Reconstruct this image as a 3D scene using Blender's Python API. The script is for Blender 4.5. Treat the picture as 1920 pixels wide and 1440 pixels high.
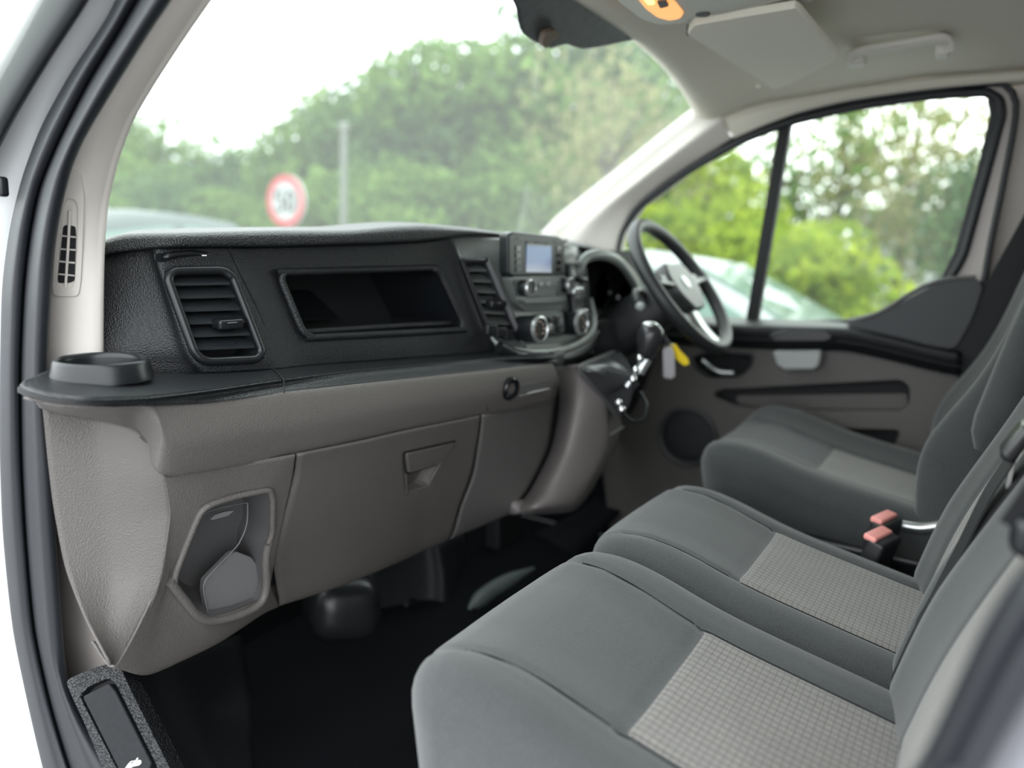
import bpy, bmesh, math, random
import numpy as np
from mathutils import Vector, Matrix

for o in list(bpy.data.objects):
    bpy.data.objects.remove(o)
scene = bpy.context.scene
COL = scene.collection
random.seed(4)
rng = np.random.default_rng(11)

# ------------------------------------------------------------------ camera
FPX, ROLL, PITCH, YAW = 1450.0, 2.5, 10.5, 31.0      # focal length in pixels of a 1920 wide frame, degrees
EYE = 1.5                                            # camera height above the ground outside
R_, P_, A_ = [math.radians(v) for v in (ROLL, PITCH, YAW)]
fw = np.array([math.cos(A_) * math.cos(P_), math.sin(A_) * math.cos(P_), -math.sin(P_)])
r0 = np.array([math.sin(A_), -math.cos(A_), 0.0])
u0 = np.cross(r0, fw)
rt = r0 * math.cos(R_) + u0 * math.sin(R_)
up = -r0 * math.sin(R_) + u0 * math.cos(R_)
cam = bpy.data.cameras.new('camera')
cam.sensor_width = 36.0
cam.lens = FPX / 1920.0 * 36.0
cam.clip_start = 0.02
cam.clip_end = 300
cam.dof.use_dof = True
cam.dof.focus_distance = 1.05
cam.dof.aperture_fstop = 1.85
camo = bpy.data.objects.new('camera', cam)
COL.objects.link(camo)
M3 = Matrix(((rt[0], up[0], -fw[0]), (rt[1], up[1], -fw[1]), (rt[2], up[2], -fw[2])))
camo.matrix_world = Matrix.Translation((0, 0, EYE)) @ M3.to_4x4()
scene.camera = camo

# ------------------------------------------------------------------ sky and exposure
world = bpy.data.worlds.new('overcast_sky')
scene.world = world
world.use_nodes = True
wn = world.node_tree
wn.nodes.clear()
wo = wn.nodes.new('ShaderNodeOutputWorld')
wb = wn.nodes.new('ShaderNodeBackground')
wc = wn.nodes.new('ShaderNodeTexCoord')
wnz = wn.nodes.new('ShaderNodeTexNoise')
wnz.inputs['Scale'].default_value = 1.6
wnz.inputs['Detail'].default_value = 3
wr = wn.nodes.new('ShaderNodeValToRGB')
wr.color_ramp.elements[0].color = (0.86, 0.93, 1.0, 1)
wr.color_ramp.elements[1].color = (1.0, 1.0, 0.98, 1)
wn.links.new(wc.outputs['Generated'], wnz.inputs['Vector'])
wn.links.new(wnz.outputs['Fac'], wr.inputs['Fac'])
wn.links.new(wr.outputs['Color'], wb.inputs['Color'])
wb.inputs['Strength'].default_value = 1.0
wn.links.new(wb.outputs['Background'], wo.inputs['Surface'])
scene.view_settings.view_transform = 'Standard'
scene.view_settings.look = 'None'
scene.view_settings.gamma = 1.0
scene.view_settings.use_curve_mapping = False
scene.view_settings.exposure = 2.28

# ------------------------------------------------------------------ pixel to place
# all positions below are metres relative to the camera (x across the cab, y towards the windscreen, z up)
def ray(x, y): return fw * FPX + rt * (x - 960) + up * (720 - y)
def pX(x, y, X): d = ray(x, y); return d * (X / d[0])
def pY(x, y, Y): d = ray(x, y); return d * (Y / d[1])
def pZ(x, y, Z): d = ray(x, y); return d * (Z / d[2])
def pD(x, y, D): d = ray(x, y); return d * (D / math.hypot(d[0], d[1]))
def A(*v): return np.array(v, float)
def surf(g, x, y, off=0.0):
    """place on a built surface (array of its points) seen along a pixel, lifted off it by off metres"""
    g = np.asarray(g, float).reshape(-1, 3)
    dz = g @ fw
    u = 960 + FPX * (g @ rt) / dz; v = 720 - FPX * (g @ up) / dz
    d2 = (u - x) ** 2 + (v - y) ** 2
    i = np.argsort(d2)[:4]
    w = 1 / (d2[i] + 1.0)
    d = (dz[i] * w).sum() / w.sum()
    r = ray(x, y) / FPX
    return r * d - r / np.linalg.norm(r) * off

# ------------------------------------------------------------------ mesh helpers
def finish(o, parent, smooth, bevel, solid, subsurf, bseg=2):
    me = o.data
    if smooth:
        me.polygons.foreach_set('use_smooth', [True] * len(me.polygons))
        if smooth < 180:
            me.set_sharp_from_angle(angle=math.radians(smooth))
    if subsurf:
        m = o.modifiers.new('sub', 'SUBSURF'); m.levels = subsurf; m.render_levels = subsurf
    if solid:
        m = o.modifiers.new('solid', 'SOLIDIFY'); m.thickness = solid; m.offset = -1
    if bevel:
        m = o.modifiers.new('bev', 'BEVEL'); m.width = bevel; m.segments = bseg; m.limit_method = 'ANGLE'
        m.angle_limit = math.radians(38); m.harden_normals = False
    if parent is not None:
        o.parent = parent
        o.matrix_parent_inverse = Matrix.Translation(-Vector(parent.location)) if parent.type == 'EMPTY' else Matrix.Identity(4)

def mk(name, verts, faces, mat, parent=None, smooth=40, bevel=0, solid=0, subsurf=0, bseg=2, flip=False):
    me = bpy.data.meshes.new(name)
    v = np.asarray(verts, float).copy()
    v[:, 2] += EYE
    if flip:
        faces = [tuple(reversed(f)) for f in faces]
    me.from_pydata(v.tolist(), [], [tuple(int(i) for i in f) for f in faces])
    me.materials.append(mat)
    me.update()
    o = bpy.data.objects.new(name, me)
    COL.objects.link(o)
    finish(o, parent, smooth, bevel, solid, subsurf, bseg)
    return o

def thing(name, label, cat, loc, group=None):
    o = bpy.data.objects.new(name, None)
    COL.objects.link(o)
    o.empty_display_size = 0.05
    o.location = (loc[0], loc[1], loc[2] + EYE)
    tag(o, label, cat, group)
    return o

def tag(o, label=None, cat=None, group=None, kind=None):
    if label: o['label'] = label
    if cat: o['category'] = cat
    if group: o['group'] = group
    if kind: o['kind'] = kind
    return o

def struct(o, label, cat):
    return tag(o, label, cat, None, 'structure')

def cr(pts, n, closed=False):
    """Catmull-Rom through pts, n samples spaced evenly along it"""
    p = np.asarray(pts, float)
    m = len(p)
    if m == 2 and not closed:
        return np.linspace(p[0], p[1], n)
    out = []
    segs = m if closed else m - 1
    for i in range(segs):
        if closed:
            a, b, c, d = p[(i - 1) % m], p[i], p[(i + 1) % m], p[(i + 2) % m]
        else:
            a = p[i - 1] if i > 0 else 2 * p[0] - p[1]
            b, c = p[i], p[i + 1]
            d = p[i + 2] if i + 2 < m else 2 * p[-1] - p[-2]
        for t in np.linspace(0, 1, 12, endpoint=False):
            out.append(0.5 * ((2 * b) + (-a + c) * t + (2 * a - 5 * b + 4 * c - d) * t * t + (-a + 3 * b - 3 * c + d) * t ** 3))
    out.append(p[0] if closed else p[-1])
    out = np.array(out)
    s = np.concatenate([[0], np.cumsum(np.linalg.norm(np.diff(out, axis=0), axis=1))])
    q = np.linspace(0, s[-1], n + 1 if closed else n)
    r = np.stack([np.interp(q, s, out[:, k]) for k in range(out.shape[1])], 1)
    return r[:-1] if closed else r

def crp(p, k):
    """Catmull-Rom along first axis, keeping the control points, k steps per span"""
    p = np.asarray(p, float)
    m = len(p)
    out = []
    for i in range(m - 1):
        a = p[i - 1] if i > 0 else 2 * p[0] - p[1]
        b, c = p[i], p[i + 1]
        d = p[i + 2] if i + 2 < m else 2 * p[-1] - p[-2]
        for t in np.arange(k) / k:
            # limit overshoot with damped tangents
            m0, m1 = 0.38 * (c - a), 0.38 * (d - b)
            h = t * t
            g = t * h
            out.append((2 * g - 3 * h + 1) * b + (g - 2 * h + t) * m0 + (-2 * g + 3 * h) * c + (g - h) * m1)
    out.append(p[-1])
    return np.array(out)

def grid(name, ctrl, mat, parent=None, k=6, holes=(), solid=0.003, smooth=60, flip=False, bevel=0):
    """ctrl[row][col] of points; cells in holes are left open"""
    c = np.asarray(ctrl, float)
    R, C = c.shape[:2]
    g = crp(c, k)                                    # rows
    g = crp(g.transpose(1, 0, 2), k).transpose(1, 0, 2)
    nr, nc = g.shape[:2]
    faces = []
    for i in range(nr - 1):
        for j in range(nc - 1):
            if (i // k, j // k) in holes: continue
            a = i * nc + j
            faces.append((a, a + nc, a + nc + 1, a + 1))
    o = mk(name, g.reshape(-1, 3), faces, mat, parent, smooth, bevel, solid, 0, flip=flip)
    return o, g

def loftrows(name, rows, mat, parent=None, solid=0.0, smooth=60, flip=False, close=False, caps=False):
    g = np.asarray(rows, float)
    nr, nc = g.shape[:2]
    faces = []
    for i in range(nr - 1):
        for j in range(nc if close else nc - 1):
            a, b = i * nc + j, i * nc + (j + 1) % nc
            faces.append((a, a + nc, b + nc, b))
    if caps:
        faces.append(tuple(range(nc)))
        faces.append(tuple((nr - 1) * nc + j for j in reversed(range(nc))))
    return mk(name, g.reshape(-1, 3), faces, mat, parent, smooth, 0, solid, 0, flip=flip)

def tubemesh(path, r, seg=10, closed=False, flat=None, caps=True):
    p = np.asarray(path, float)
    n = len(p)
    rr = np.full(n, r, float) if np.isscalar(r) else np.asarray(r, float)
    t = np.zeros_like(p)
    for i in range(n):
        a = p[(i - 1) % n] if (closed or i > 0) else p[i]
        b = p[(i + 1) % n] if (closed or i < n - 1) else p[i]
        t[i] = (b - a) / (np.linalg.norm(b - a) + 1e-12)
    ref = A(0, 0, 1) if abs(t[0][2]) < 0.9 else A(1, 0, 0)
    nrm = np.cross(t[0], ref); nrm /= np.linalg.norm(nrm)
    V = []
    for i in range(n):
        nrm = nrm - t[i] * (nrm @ t[i]); nrm /= np.linalg.norm(nrm)
        bn = np.cross(t[i], nrm)
        fa, fb = flat if flat else (1, 1)
        for j in range(seg):
            a = 2 * math.pi * j / seg
            V.append(p[i] + rr[i] * (fa * math.cos(a) * nrm + fb * math.sin(a) * bn))
    F = []
    for i in range(n if closed else n - 1):
        for j in range(seg):
            a, b = i * seg + j, i * seg + (j + 1) % seg
            c, d = ((i + 1) % n) * seg + (j + 1) % seg, ((i + 1) % n) * seg + j
            F.append((a, b, c, d))
    if caps and not closed:
        F.append(tuple(reversed(range(seg))))
        F.append(tuple((n - 1) * seg + j for j in range(seg)))
    return V, F

def tube(name, path, r, mat, parent=None, seg=10, closed=False, flat=None, smooth=60, n=None):
    if n: path = cr(path, n, closed)
    V, F = tubemesh(path, r, seg, closed, flat)
    return mk(name, V, F, mat, parent, smooth)

def sweep(name, path, prof, upv, mat, parent=None, smooth=50, closedprof=True, caps=True, n=None):
    """prof: (a,b) pairs; a along side = tangent x up, b along up"""
    if n: path = cr(path, n)
    p = np.asarray(path, float)
    rows = []
    for i in range(len(p)):
        t = p[min(i + 1, len(p) - 1)] - p[max(i - 1, 0)]
        t /= np.linalg.norm(t)
        u = np.asarray(upv if not callable(upv) else upv(i / (len(p) - 1)), float)
        s = np.cross(t, u); s /= np.linalg.norm(s)
        u = np.cross(s, t)
        rows.append([p[i] + a * s + b * u for a, b in prof])
    return loftrows(name, rows, mat, parent, smooth=smooth, close=closedprof, caps=caps and closedprof)

def rboxmesh(c, s, r, n=(8, 8, 8), deform=None, basis=None):
    """rounded box: centre c, full size s, corner radius r, n cells per axis"""
    if np.isscalar(n): n = (n, n, n)
    h = np.asarray(s, float) / 2
    r = min(r, h.min() * 0.999)
    inner = h - r
    idx = {}; V = []; F = []
    def axis(k):
        m = n[k]
        e = [-h[k], -h[k] + r * 0.3, -h[k] + r * 0.65] + list(np.linspace(-h[k] + r, h[k] - r, m + 1)) + [h[k] - r * 0.65, h[k] - r * 0.3, h[k]]
        return e
    ax = [axis(0), axis(1), axis(2)]
    def vid(p):
        key = tuple(round(v, 6) for v in p)
        if key not in idx:
            q = np.array(p)
            core = np.clip(q, -inner, inner)
            d = q - core
            l = np.linalg.norm(d)
            idx[key] = len(V)
            V.append(core + d / l * r if l > 1e-9 else q)
        return idx[key]
    for k in range(3):
        a, b = (k + 1) % 3, (k + 2) % 3
        for sgn in (-1, 1):
            for i in range(len(ax[a]) - 1):
                for j in range(len(ax[b]) - 1):
                    quad = []
                    for (ii, jj) in ((i, j), (i + 1, j), (i + 1, j + 1), (i, j + 1)):
                        p = [0, 0, 0]; p[k] = sgn * h[k]; p[a] = ax[a][ii]; p[b] = ax[b][jj]
                        quad.append(vid(p))
                    if sgn < 0: quad.reverse()
                    F.append(tuple(quad))
    V = np.array(V)
    if deform is not None: V = deform(V)
    if basis is not None: V = V @ np.asarray(basis, float)       # rows of basis are local axes in place
    return V + np.asarray(c, float), F

def rbox(name, c, s, r, mat, parent=None, n=2, deform=None, basis=None, smooth=60):
    V, F = rboxmesh(c, s, r, n, deform, basis)
    return mk(name, V, F, mat, parent, smooth)

def plate(name, outer, ext, mat, parent=None, holes=(), bevel=0.0, smooth=35, bseg=2):
    """planar outline (points in place) filled, holes cut, pushed by ext"""
    bm = bmesh.new()
    edges = []
    for loop in [outer] + list(holes):
        vs = [bm.verts.new(tuple(p)) for p in loop]
        for i in range(len(vs)):
            edges.append(bm.edges.new((vs[i], vs[(i + 1) % len(vs)])))
    if holes:
        bmesh.ops.triangle_fill(bm, use_beauty=True, use_dissolve=False, edges=edges)
    else:
        bm.faces.new([v for v in bm.verts])
    fs = list(bm.faces)
    r = bmesh.ops.extrude_face_region(bm, geom=fs)
    vs = [g for g in r['geom'] if isinstance(g, bmesh.types.BMVert)]
    bmesh.ops.translate(bm, vec=Vector(ext), verts=vs)
    bmesh.ops.recalc_face_normals(bm, faces=list(bm.faces))
    bm.verts.index_update()
    V = np.array([v.co[:] for v in bm.verts])
    F = [tuple(v.index for v in f.verts) for f in bm.faces]
    bm.free()
    return mk(name, V, F, mat, parent, smooth, bevel, bseg=bseg)

def rpoly(pts, rad=0.25, n=5):
    """round the corners of a closed polygon; rad is a share of the shorter side or a list"""
    p = [np.asarray(q, float) for q in pts]
    out = []
    m = len(p)
    for i in range(m):
        a, b, c = p[i - 1], p[i], p[(i + 1) % m]
        la, lc = np.linalg.norm(a - b), np.linalg.norm(c - b)
        k = rad[i] if not np.isscalar(rad) else rad
        d = min(la, lc) * min(k, 0.5)
        s, e = b + (a - b) / la * d, b + (c - b) / lc * d
        for t in np.linspace(0, 1, n):
            out.append((1 - t) ** 2 * s + 2 * t * (1 - t) * b + t * t * e)
    return out

def lathe(name, prof, c, axis, mat, parent=None, seg=32, smooth=40, caps=True):
    """prof: (radius, distance along axis)"""
    ax = np.asarray(axis, float); ax /= np.linalg.norm(ax)
    e1 = np.cross(ax, A(0, 0, 1) if abs(ax[2]) < 0.9 else A(1, 0, 0)); e1 /= np.linalg.norm(e1)
    e2 = np.cross(ax, e1)
    rows = []
    for r, d in prof:
        rows.append([np.asarray(c, float) + ax * d + r * (math.cos(t) * e1 + math.sin(t) * e2) for t in np.arange(seg) * 2 * math.pi / seg])
    return loftrows(name, rows, mat, parent, smooth=smooth, close=True, caps=caps)

def sph(name, c, r, mat, parent=None, n=12):
    if np.isscalar(r): r = (r, r, r)
    rows = []
    for i in range(n + 1):
        a = math.pi * (i + 0.001) / (n + 0.002)
        rows.append([np.asarray(c, float) + A(r[0] * math.sin(a) * math.cos(t), r[1] * math.sin(a) * math.sin(t), r[2] * math.cos(a)) for t in np.arange(2 * n) * math.pi / n])
    return loftrows(name, rows, mat, parent, smooth=180, close=True, caps=True, flip=True)

# ------------------------------------------------------------------ materials
def srgb(r, g, b):
    f = lambda v: (v / 255 / 12.92) if v / 255 <= 0.04045 else ((v / 255 + 0.055) / 1.055) ** 2.4
    return (f(r), f(g), f(b), 1)

def mat(name, col, rough=0.5, bump=0.0, scale=400, spec=0.5, metal=0.0, vary=0.0, vscale=8, tex='noise', emit=None, estr=0, coat=0.0, sheen=0.0, bdist=0.001):
    m = bpy.data.materials.new(name)
    m.use_nodes = True
    nt = m.node_tree
    b = nt.nodes['Principled BSDF']
    b.inputs['Base Color'].default_value = col
    b.inputs['Roughness'].default_value = rough
    b.inputs['Specular IOR Level'].default_value = spec
    b.inputs['Metallic'].default_value = metal
    b.inputs['Coat Weight'].default_value = coat
    b.inputs['Sheen Weight'].default_value = sheen
    if emit:
        b.inputs['Emission Color'].default_value = emit
        b.inputs['Emission Strength'].default_value = estr
    if bump or vary:
        tc = nt.nodes.new('ShaderNodeTexCoord')
    if bump:
        if tex == 'voronoi':
            t = nt.nodes.new('ShaderNodeTexVoronoi'); t.feature = 'F1'; out = t.outputs['Distance']
        else:
            t = nt.nodes.new('ShaderNodeTexNoise'); t.inputs['Detail'].default_value = 2; out = t.outputs['Fac']
        t.inputs['Scale'].default_value = scale
        nt.links.new(tc.outputs['Object'], t.inputs['Vector'])
        bp = nt.nodes.new('ShaderNodeBump')
        bp.inputs['Strength'].default_value = bump
        bp.inputs['Distance'].default_value = bdist
        nt.links.new(out, bp.inputs['Height'])
        nt.links.new(bp.outputs['Normal'], b.inputs['Normal'])
    if vary:
        t = nt.nodes.new('ShaderNodeTexNoise'); t.inputs['Scale'].default_value = vscale; t.inputs['Detail'].default_value = 4
        nt.links.new(tc.outputs['Object'], t.inputs['Vector'])
        mx = nt.nodes.new('ShaderNodeMix'); mx.data_type = 'RGBA'
        mx.inputs[6].default_value = tuple(c * (1 - vary) for c in col[:3]) + (1,)
        mx.inputs[7].default_value = tuple(min(1, c * (1 + vary)) for c in col[:3]) + (1,)
        nt.links.new(t.outputs['Fac'], mx.inputs[0])
        nt.links.new(mx.outputs[2], b.inputs['Base Color'])
    return m

BLACK = mat('black_grained_plastic', (0.0072, 0.0085, 0.0102, 1), 0.44, 0.5, 480, vary=0.1, spec=0.45, tex='voronoi', bdist=.0014)
BLACKS = mat('black_satin_plastic', (0.0075, 0.0088, 0.0105, 1), 0.32)
GLOSSB = mat('black_gloss_plastic', (0.006, 0.007, 0.008, 1), 0.12)
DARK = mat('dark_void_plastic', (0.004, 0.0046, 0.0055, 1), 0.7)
SOFTB = mat('coarse_black_grain', (0.0075, 0.0085, 0.0105, 1), 0.36, 1.0, 330, tex='voronoi', bdist=0.003)
CARPET = mat('black_carpet', (0.005, 0.0055, 0.0065, 1), 0.95, 0.6, 900, vary=0.3, vscale=300, spec=0.1)
MATB = mat('black_rubber_mat', (0.005, 0.006, 0.0075, 1), 0.9, 0.3, 600, spec=0.12)
RUBBER = mat('black_rubber_seal', (0.0125, 0.0142, 0.0182, 1), 0.46, 0.3, 700)
GREY = mat('warm_grey_grained_plastic', (0.098, 0.090, 0.084, 1), 0.50, 0.6, 560, tex='voronoi', vary=0.05)
GREYD = mat('warm_grey_liner', (0.085, 0.083, 0.084, 1), 0.55)
TAUPE = mat('taupe_pillar_trim', (0.30, 0.275, 0.26, 1), 0.6, 0.15, 500)
CREAM = mat('cream_pillar_trim', (0.56, 0.525, 0.485, 1), 0.6, 0.15, 600)
HEAD = mat('beige_headliner', (0.70, 0.66, 0.575, 1), 0.9, 0.2, 900)
VISOR = mat('beige_visor_vinyl', (0.84, 0.80, 0.70, 1), 0.7, 0.1, 500)
PAINT = mat('white_van_paint', (0.50, 0.51, 0.52, 1), 0.35)
SILV = mat('satin_silver', (0.55, 0.57, 0.57, 1), 0.28, metal=0.85)
CHROME = mat('chrome', (0.8, 0.8, 0.8, 1), 0.12, metal=1.0)
DOORG = mat('door_card_grey', (0.080, 0.074, 0.069, 1), 0.5, 0.4, 500)
RED = mat('buckle_red', (0.90, 0.36, 0.32, 1), 0.4)
YEL = mat('yellow_tag', (0.85, 0.62, 0.01, 1), 0.45)
WHITE = mat('white_print', (0.85, 0.85, 0.85, 1), 0.5)
WEB = mat('black_webbing', (0.006, 0.0065, 0.008, 1), 0.7, 0.4, 900)

def glassmat(name, tint, haze=0.03, gl=1.0, refl=0.04):
    m = bpy.data.materials.new(name); m.use_nodes = True
    nt = m.node_tree; nt.nodes.clear()
    out = nt.nodes.new('ShaderNodeOutputMaterial')
    tr = nt.nodes.new('ShaderNodeBsdfTransparent'); tr.inputs['Color'].default_value = tint
    gs = nt.nodes.new('ShaderNodeBsdfGlossy'); gs.inputs['Roughness'].default_value = 0.02
    gs.inputs['Color'].default_value = (gl, gl, gl, 1)
    df = nt.nodes.new('ShaderNodeBsdfTranslucent'); df.inputs['Color'].default_value = (0.9, 0.95, 0.9, 1)
    lf = nt.nodes.new('ShaderNodeLayerWeight'); lf.inputs['Blend'].default_value = 0.5
    pw = nt.nodes.new('ShaderNodeMath'); pw.operation = 'POWER'; pw.inputs[1].default_value = 4.0
    nt.links.new(lf.outputs['Facing'], pw.inputs[0])
    lw = nt.nodes.new('ShaderNodeMath'); lw.operation = 'MULTIPLY_ADD'; lw.inputs[1].default_value = 0.5; lw.inputs[2].default_value = refl
    nt.links.new(pw.outputs[0], lw.inputs[0])
    m1 = nt.nodes.new('ShaderNodeMixShader'); m1.inputs[0].default_value = haze
    m2 = nt.nodes.new('ShaderNodeMixShader')
    nt.links.new(tr.outputs[0], m1.inputs[1]); nt.links.new(df.outputs[0], m1.inputs[2])
    nt.links.new(lw.outputs[0], m2.inputs[0]); nt.links.new(m1.outputs[0], m2.inputs[1]); nt.links.new(gs.outputs[0], m2.inputs[2])
    nt.links.new(m2.outputs[0], out.inputs['Surface'])
    return m
GLASS = glassmat('windscreen_glass', (0.86, 0.92, 0.88, 1), 0.07, 0.9)  # translucent white share imitates the reflection veiling the windscreen
SGLASS = glassmat('side_glass', (0.90, 0.94, 0.90, 1), 0.012, 0.6, 0.012)

def fabric(name, col, line=None, sx=0.0106, sy=0.0078):
    m = bpy.data.materials.new(name); m.use_nodes = True
    nt = m.node_tree; b = nt.nodes['Principled BSDF']
    b.inputs['Roughness'].default_value = 0.95
    b.inputs['Specular IOR Level'].default_value = 0.2
    b.inputs['Sheen Weight'].default_value = 0.25
    b.inputs['Sheen Roughness'].default_value = 0.5
    tc = nt.nodes.new('ShaderNodeTexCoord')
    nz = nt.nodes.new('ShaderNodeTexNoise'); nz.inputs['Scale'].default_value = 900; nz.inputs['Detail'].default_value = 2
    nt.links.new(tc.outputs['Object'], nz.inputs['Vector'])
    n2 = nt.nodes.new('ShaderNodeTexNoise'); n2.inputs['Scale'].default_value = 14; n2.inputs['Detail'].default_value = 3
    nt.links.new(tc.outputs['Object'], n2.inputs['Vector'])
    mx = nt.nodes.new('ShaderNodeMix'); mx.data_type = 'RGBA'
    mx.inputs[6].default_value = tuple(c * 0.62 for c in col[:3]) + (1,)
    mx.inputs[7].default_value = tuple(c * 1.38 for c in col[:3]) + (1,)
    ad = nt.nodes.new('ShaderNodeMath'); ad.operation = 'MULTIPLY_ADD'
    ad.inputs[1].default_value = 0.35; 
    nt.links.new(n2.outputs['Fac'], ad.inputs[0])
    sb = nt.nodes.new('ShaderNodeMath'); sb.operation = 'MULTIPLY_ADD'; sb.inputs[1].default_value = 2.0; sb.inputs[2].default_value = -0.675
    nt.links.new(nz.outputs['Fac'], sb.inputs[0])
    nt.links.new(sb.outputs[0], ad.inputs[2])
    nt.links.new(ad.outputs[0], mx.inputs[0])
    colout = mx.outputs[2]
    height = nz.outputs['Fac']
    if line is not None:
        uv = nt.nodes.new('ShaderNodeUVMap')
        sp = nt.nodes.new('ShaderNodeSeparateXYZ')
        nt.links.new(uv.outputs['UV'], sp.inputs[0])
        facs = []
        for ax, st, w in ((0, sx, 0.15), (1, sy, 0.14)):
            d = nt.nodes.new('ShaderNodeMath'); d.operation = 'DIVIDE'; d.inputs[1].default_value = st
            nt.links.new(sp.outputs[ax], d.inputs[0])
            fr = nt.nodes.new('ShaderNodeMath'); fr.operation = 'FRACT'; nt.links.new(d.outputs[0], fr.inputs[0])
            lt = nt.nodes.new('ShaderNodeMath'); lt.operation = 'LESS_THAN'; lt.inputs[1].default_value = w
            nt.links.new(fr.outputs[0], lt.inputs[0])
            wk = nt.nodes.new('ShaderNodeMath'); wk.operation = 'MULTIPLY'; wk.inputs[1].default_value = 1.0 if ax == 0 else 0.65
            nt.links.new(lt.outputs[0], wk.inputs[0])
            facs.append(wk)
        mxm = nt.nodes.new('ShaderNodeMath'); mxm.operation = 'MAXIMUM'
        nt.links.new(facs[0].outputs[0], mxm.inputs[0]); nt.links.new(facs[1].outputs[0], mxm.inputs[1])
        sc = nt.nodes.new('ShaderNodeMath'); sc.operation = 'MULTIPLY'; sc.inputs[1].default_value = 0.85
        nt.links.new(mxm.outputs[0], sc.inputs[0])
        m2 = nt.nodes.new('ShaderNodeMix'); m2.data_type = 'RGBA'
        m2.inputs[7].default_value = line
        nt.links.new(sc.outputs[0], m2.inputs[0]); nt.links.new(colout, m2.inputs[6])
        colout = m2.outputs[2]
    nt.links.new(colout, b.inputs['Base Color'])
    bp = nt.nodes.new('ShaderNodeBump'); bp.inputs['Strength'].default_value = 0.5; bp.inputs['Distance'].default_value = 0.001
    nt.links.new(height, bp.inputs['Height']); nt.links.new(bp.outputs['Normal'], b.inputs['Normal'])
    return m
SEAT = fabric('charcoal_seat_cloth', (0.054, 0.058, 0.058, 1))
INSERT = fabric('pale_grey_check_cloth', (0.20, 0.191, 0.178, 1), (0.055, 0.055, 0.054, 1))
SEAMM = mat('dark_seam_thread', (0.012, 0.013, 0.014, 1), 0.9, spec=.1)
SLAT = mat('satin_slat_black', (.022, .025, .027, 1), .24)
SLATC = mat('satin_slat_sky_glint', (.085, .092, .09, 1), .24)  # paler slat copy, sky reflection painted into its base colour

# ================================================================== THE SETTING
def boxo(name, lo, hi, m, parent=None, bevel=0):
    lo, hi = A(*lo), A(*hi)
    V = [A(x, y, z) for x in (lo[0], hi[0]) for y in (lo[1], hi[1]) for z in (lo[2], hi[2])]
    F = [(0, 1, 3, 2), (4, 6, 7, 5), (0, 4, 5, 1), (2, 3, 7, 6), (0, 2, 6, 4), (1, 5, 7, 3)]
    return mk(name, V, F, m, parent, 0, bevel)

ASPH = mat('grey_asphalt', (0.27, 0.27, 0.265, 1), 0.95, 0.5, 40, vary=0.2, vscale=3)
GRASS = mat('verge_grass', (0.06, 0.11, 0.025, 1), 0.95, vary=0.4, vscale=2)
FLZ = -0.92
struct(boxo('ground', (-60, -60, -1.62), (70, 70, -1.5), ASPH), 'grey asphalt of the car park outside the van', 'ground')
struct(boxo('floor', (0.50, -0.56, FLZ - 0.05), (2.18, 1.32, FLZ), MATB), 'black rubber floor of the cab under the seats', 'floor')
struct(boxo('wall_front', (0.46, 1.32, -1.0), (2.22, 1.36, -0.10), CARPET), 'black carpeted bulkhead behind the dashboard', 'bulkhead')
struct(boxo('wall_back', (0.40, -0.62, -1.0), (2.24, -0.57, 0.42), mat('bulkhead_grey', (0.25, 0.25, 0.25, 1), 0.7)), 'grey partition behind the seats', 'bulkhead')

# ceiling (beige moulded headliner)
def zceil(X, Y):
    u = abs(X - 1.30) / 0.83
    Yh = yhead(X)
    return 0.452 - (0.03 + 0.05 * min(max((Y - .2) / .4, 0), 1)) * min(u, 1.05) ** 3 - 0.036 * math.exp(-((Yh - Y) / 0.07) ** 2)
def yhead(X):
    return 0.655 + 0.03 * (abs(X - 1.3) / 0.83) ** 2
xs = np.linspace(0.42, 2.145, 40)
rows = []
for k, t in enumerate([-0.05, -0.02, 0.0, 0.02, 0.05, 0.09, 0.14, 0.22, 0.34, 0.5, 0.7, 0.95, 1.24]):
    rows.append([A(X, yhead(X) - t, zceil(X, yhead(X)) + 0.016 * (k == 0) + 0.004 * (k == 1) if t <= 0 else zceil(X, yhead(X) - t)) for X in xs])
ceil = loftrows('ceiling', rows, HEAD, None, solid=0.012, smooth=60, flip=True)
struct(ceil, 'beige moulded headliner above the cab', 'ceiling')
struct(boxo('roof_panel', (0.36, -0.66, 0.49), (2.24, 0.56, 0.51), PAINT), 'white outer roof skin above the headliner', 'roof')

# windscreen
def yglass(X, z):
    return 1.17 - 1.28 * z + 0.10 * (1 - ((X - 1.3) / 0.85) ** 2)
xs = np.linspace(0.40, 2.24, 24)
rows = [[A(X, yglass(X, z) , z) for X in xs] for z in np.linspace(-0.12, 0.475, 14)]
wsc = loftrows('window_1', rows, GLASS, None, smooth=180)
struct(wsc, 'windscreen with imitated reflection haze above the black dashboard', 'windscreen')
# printed black patch with the mirror foot, on the inside of the glass
def onglass(x, y, off=0.006):
    d = ray(x, y)
    t0, t1 = 0.2 / FPX, 4.0 / FPX
    for _ in range(50):
        tm = (t0 + t1) / 2
        q = d * tm
        if q[1] < yglass(q[0], q[2]): t0 = tm
        else: t1 = tm
    return d * t0 + A(0, -off, -off * 0.5)
FRIT = mat('dotted_black_frit', (0.085, 0.09, 0.095, 1), 0.25, vary=0.35, vscale=60)
fr = [[onglass(*q) for q in row] for row in (
    [(915, -60), (952, -8), (962, 12), (966, 38), (975, 58), (1000, 76), (1028, 87)],
    [(960, -70), (990, -20), (1000, 10), (1005, 35), (1015, 55), (1035, 72), (1058, 79)],
    [(1010, -75), (1040, -28), (1050, 5), (1055, 30), (1065, 55), (1080, 75), (1096, 88)],
    [(1080, -75), (1100, -20), (1120, 0), (1150, 20), (1170, 40), (1190, 60), (1196, 68)])]
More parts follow.
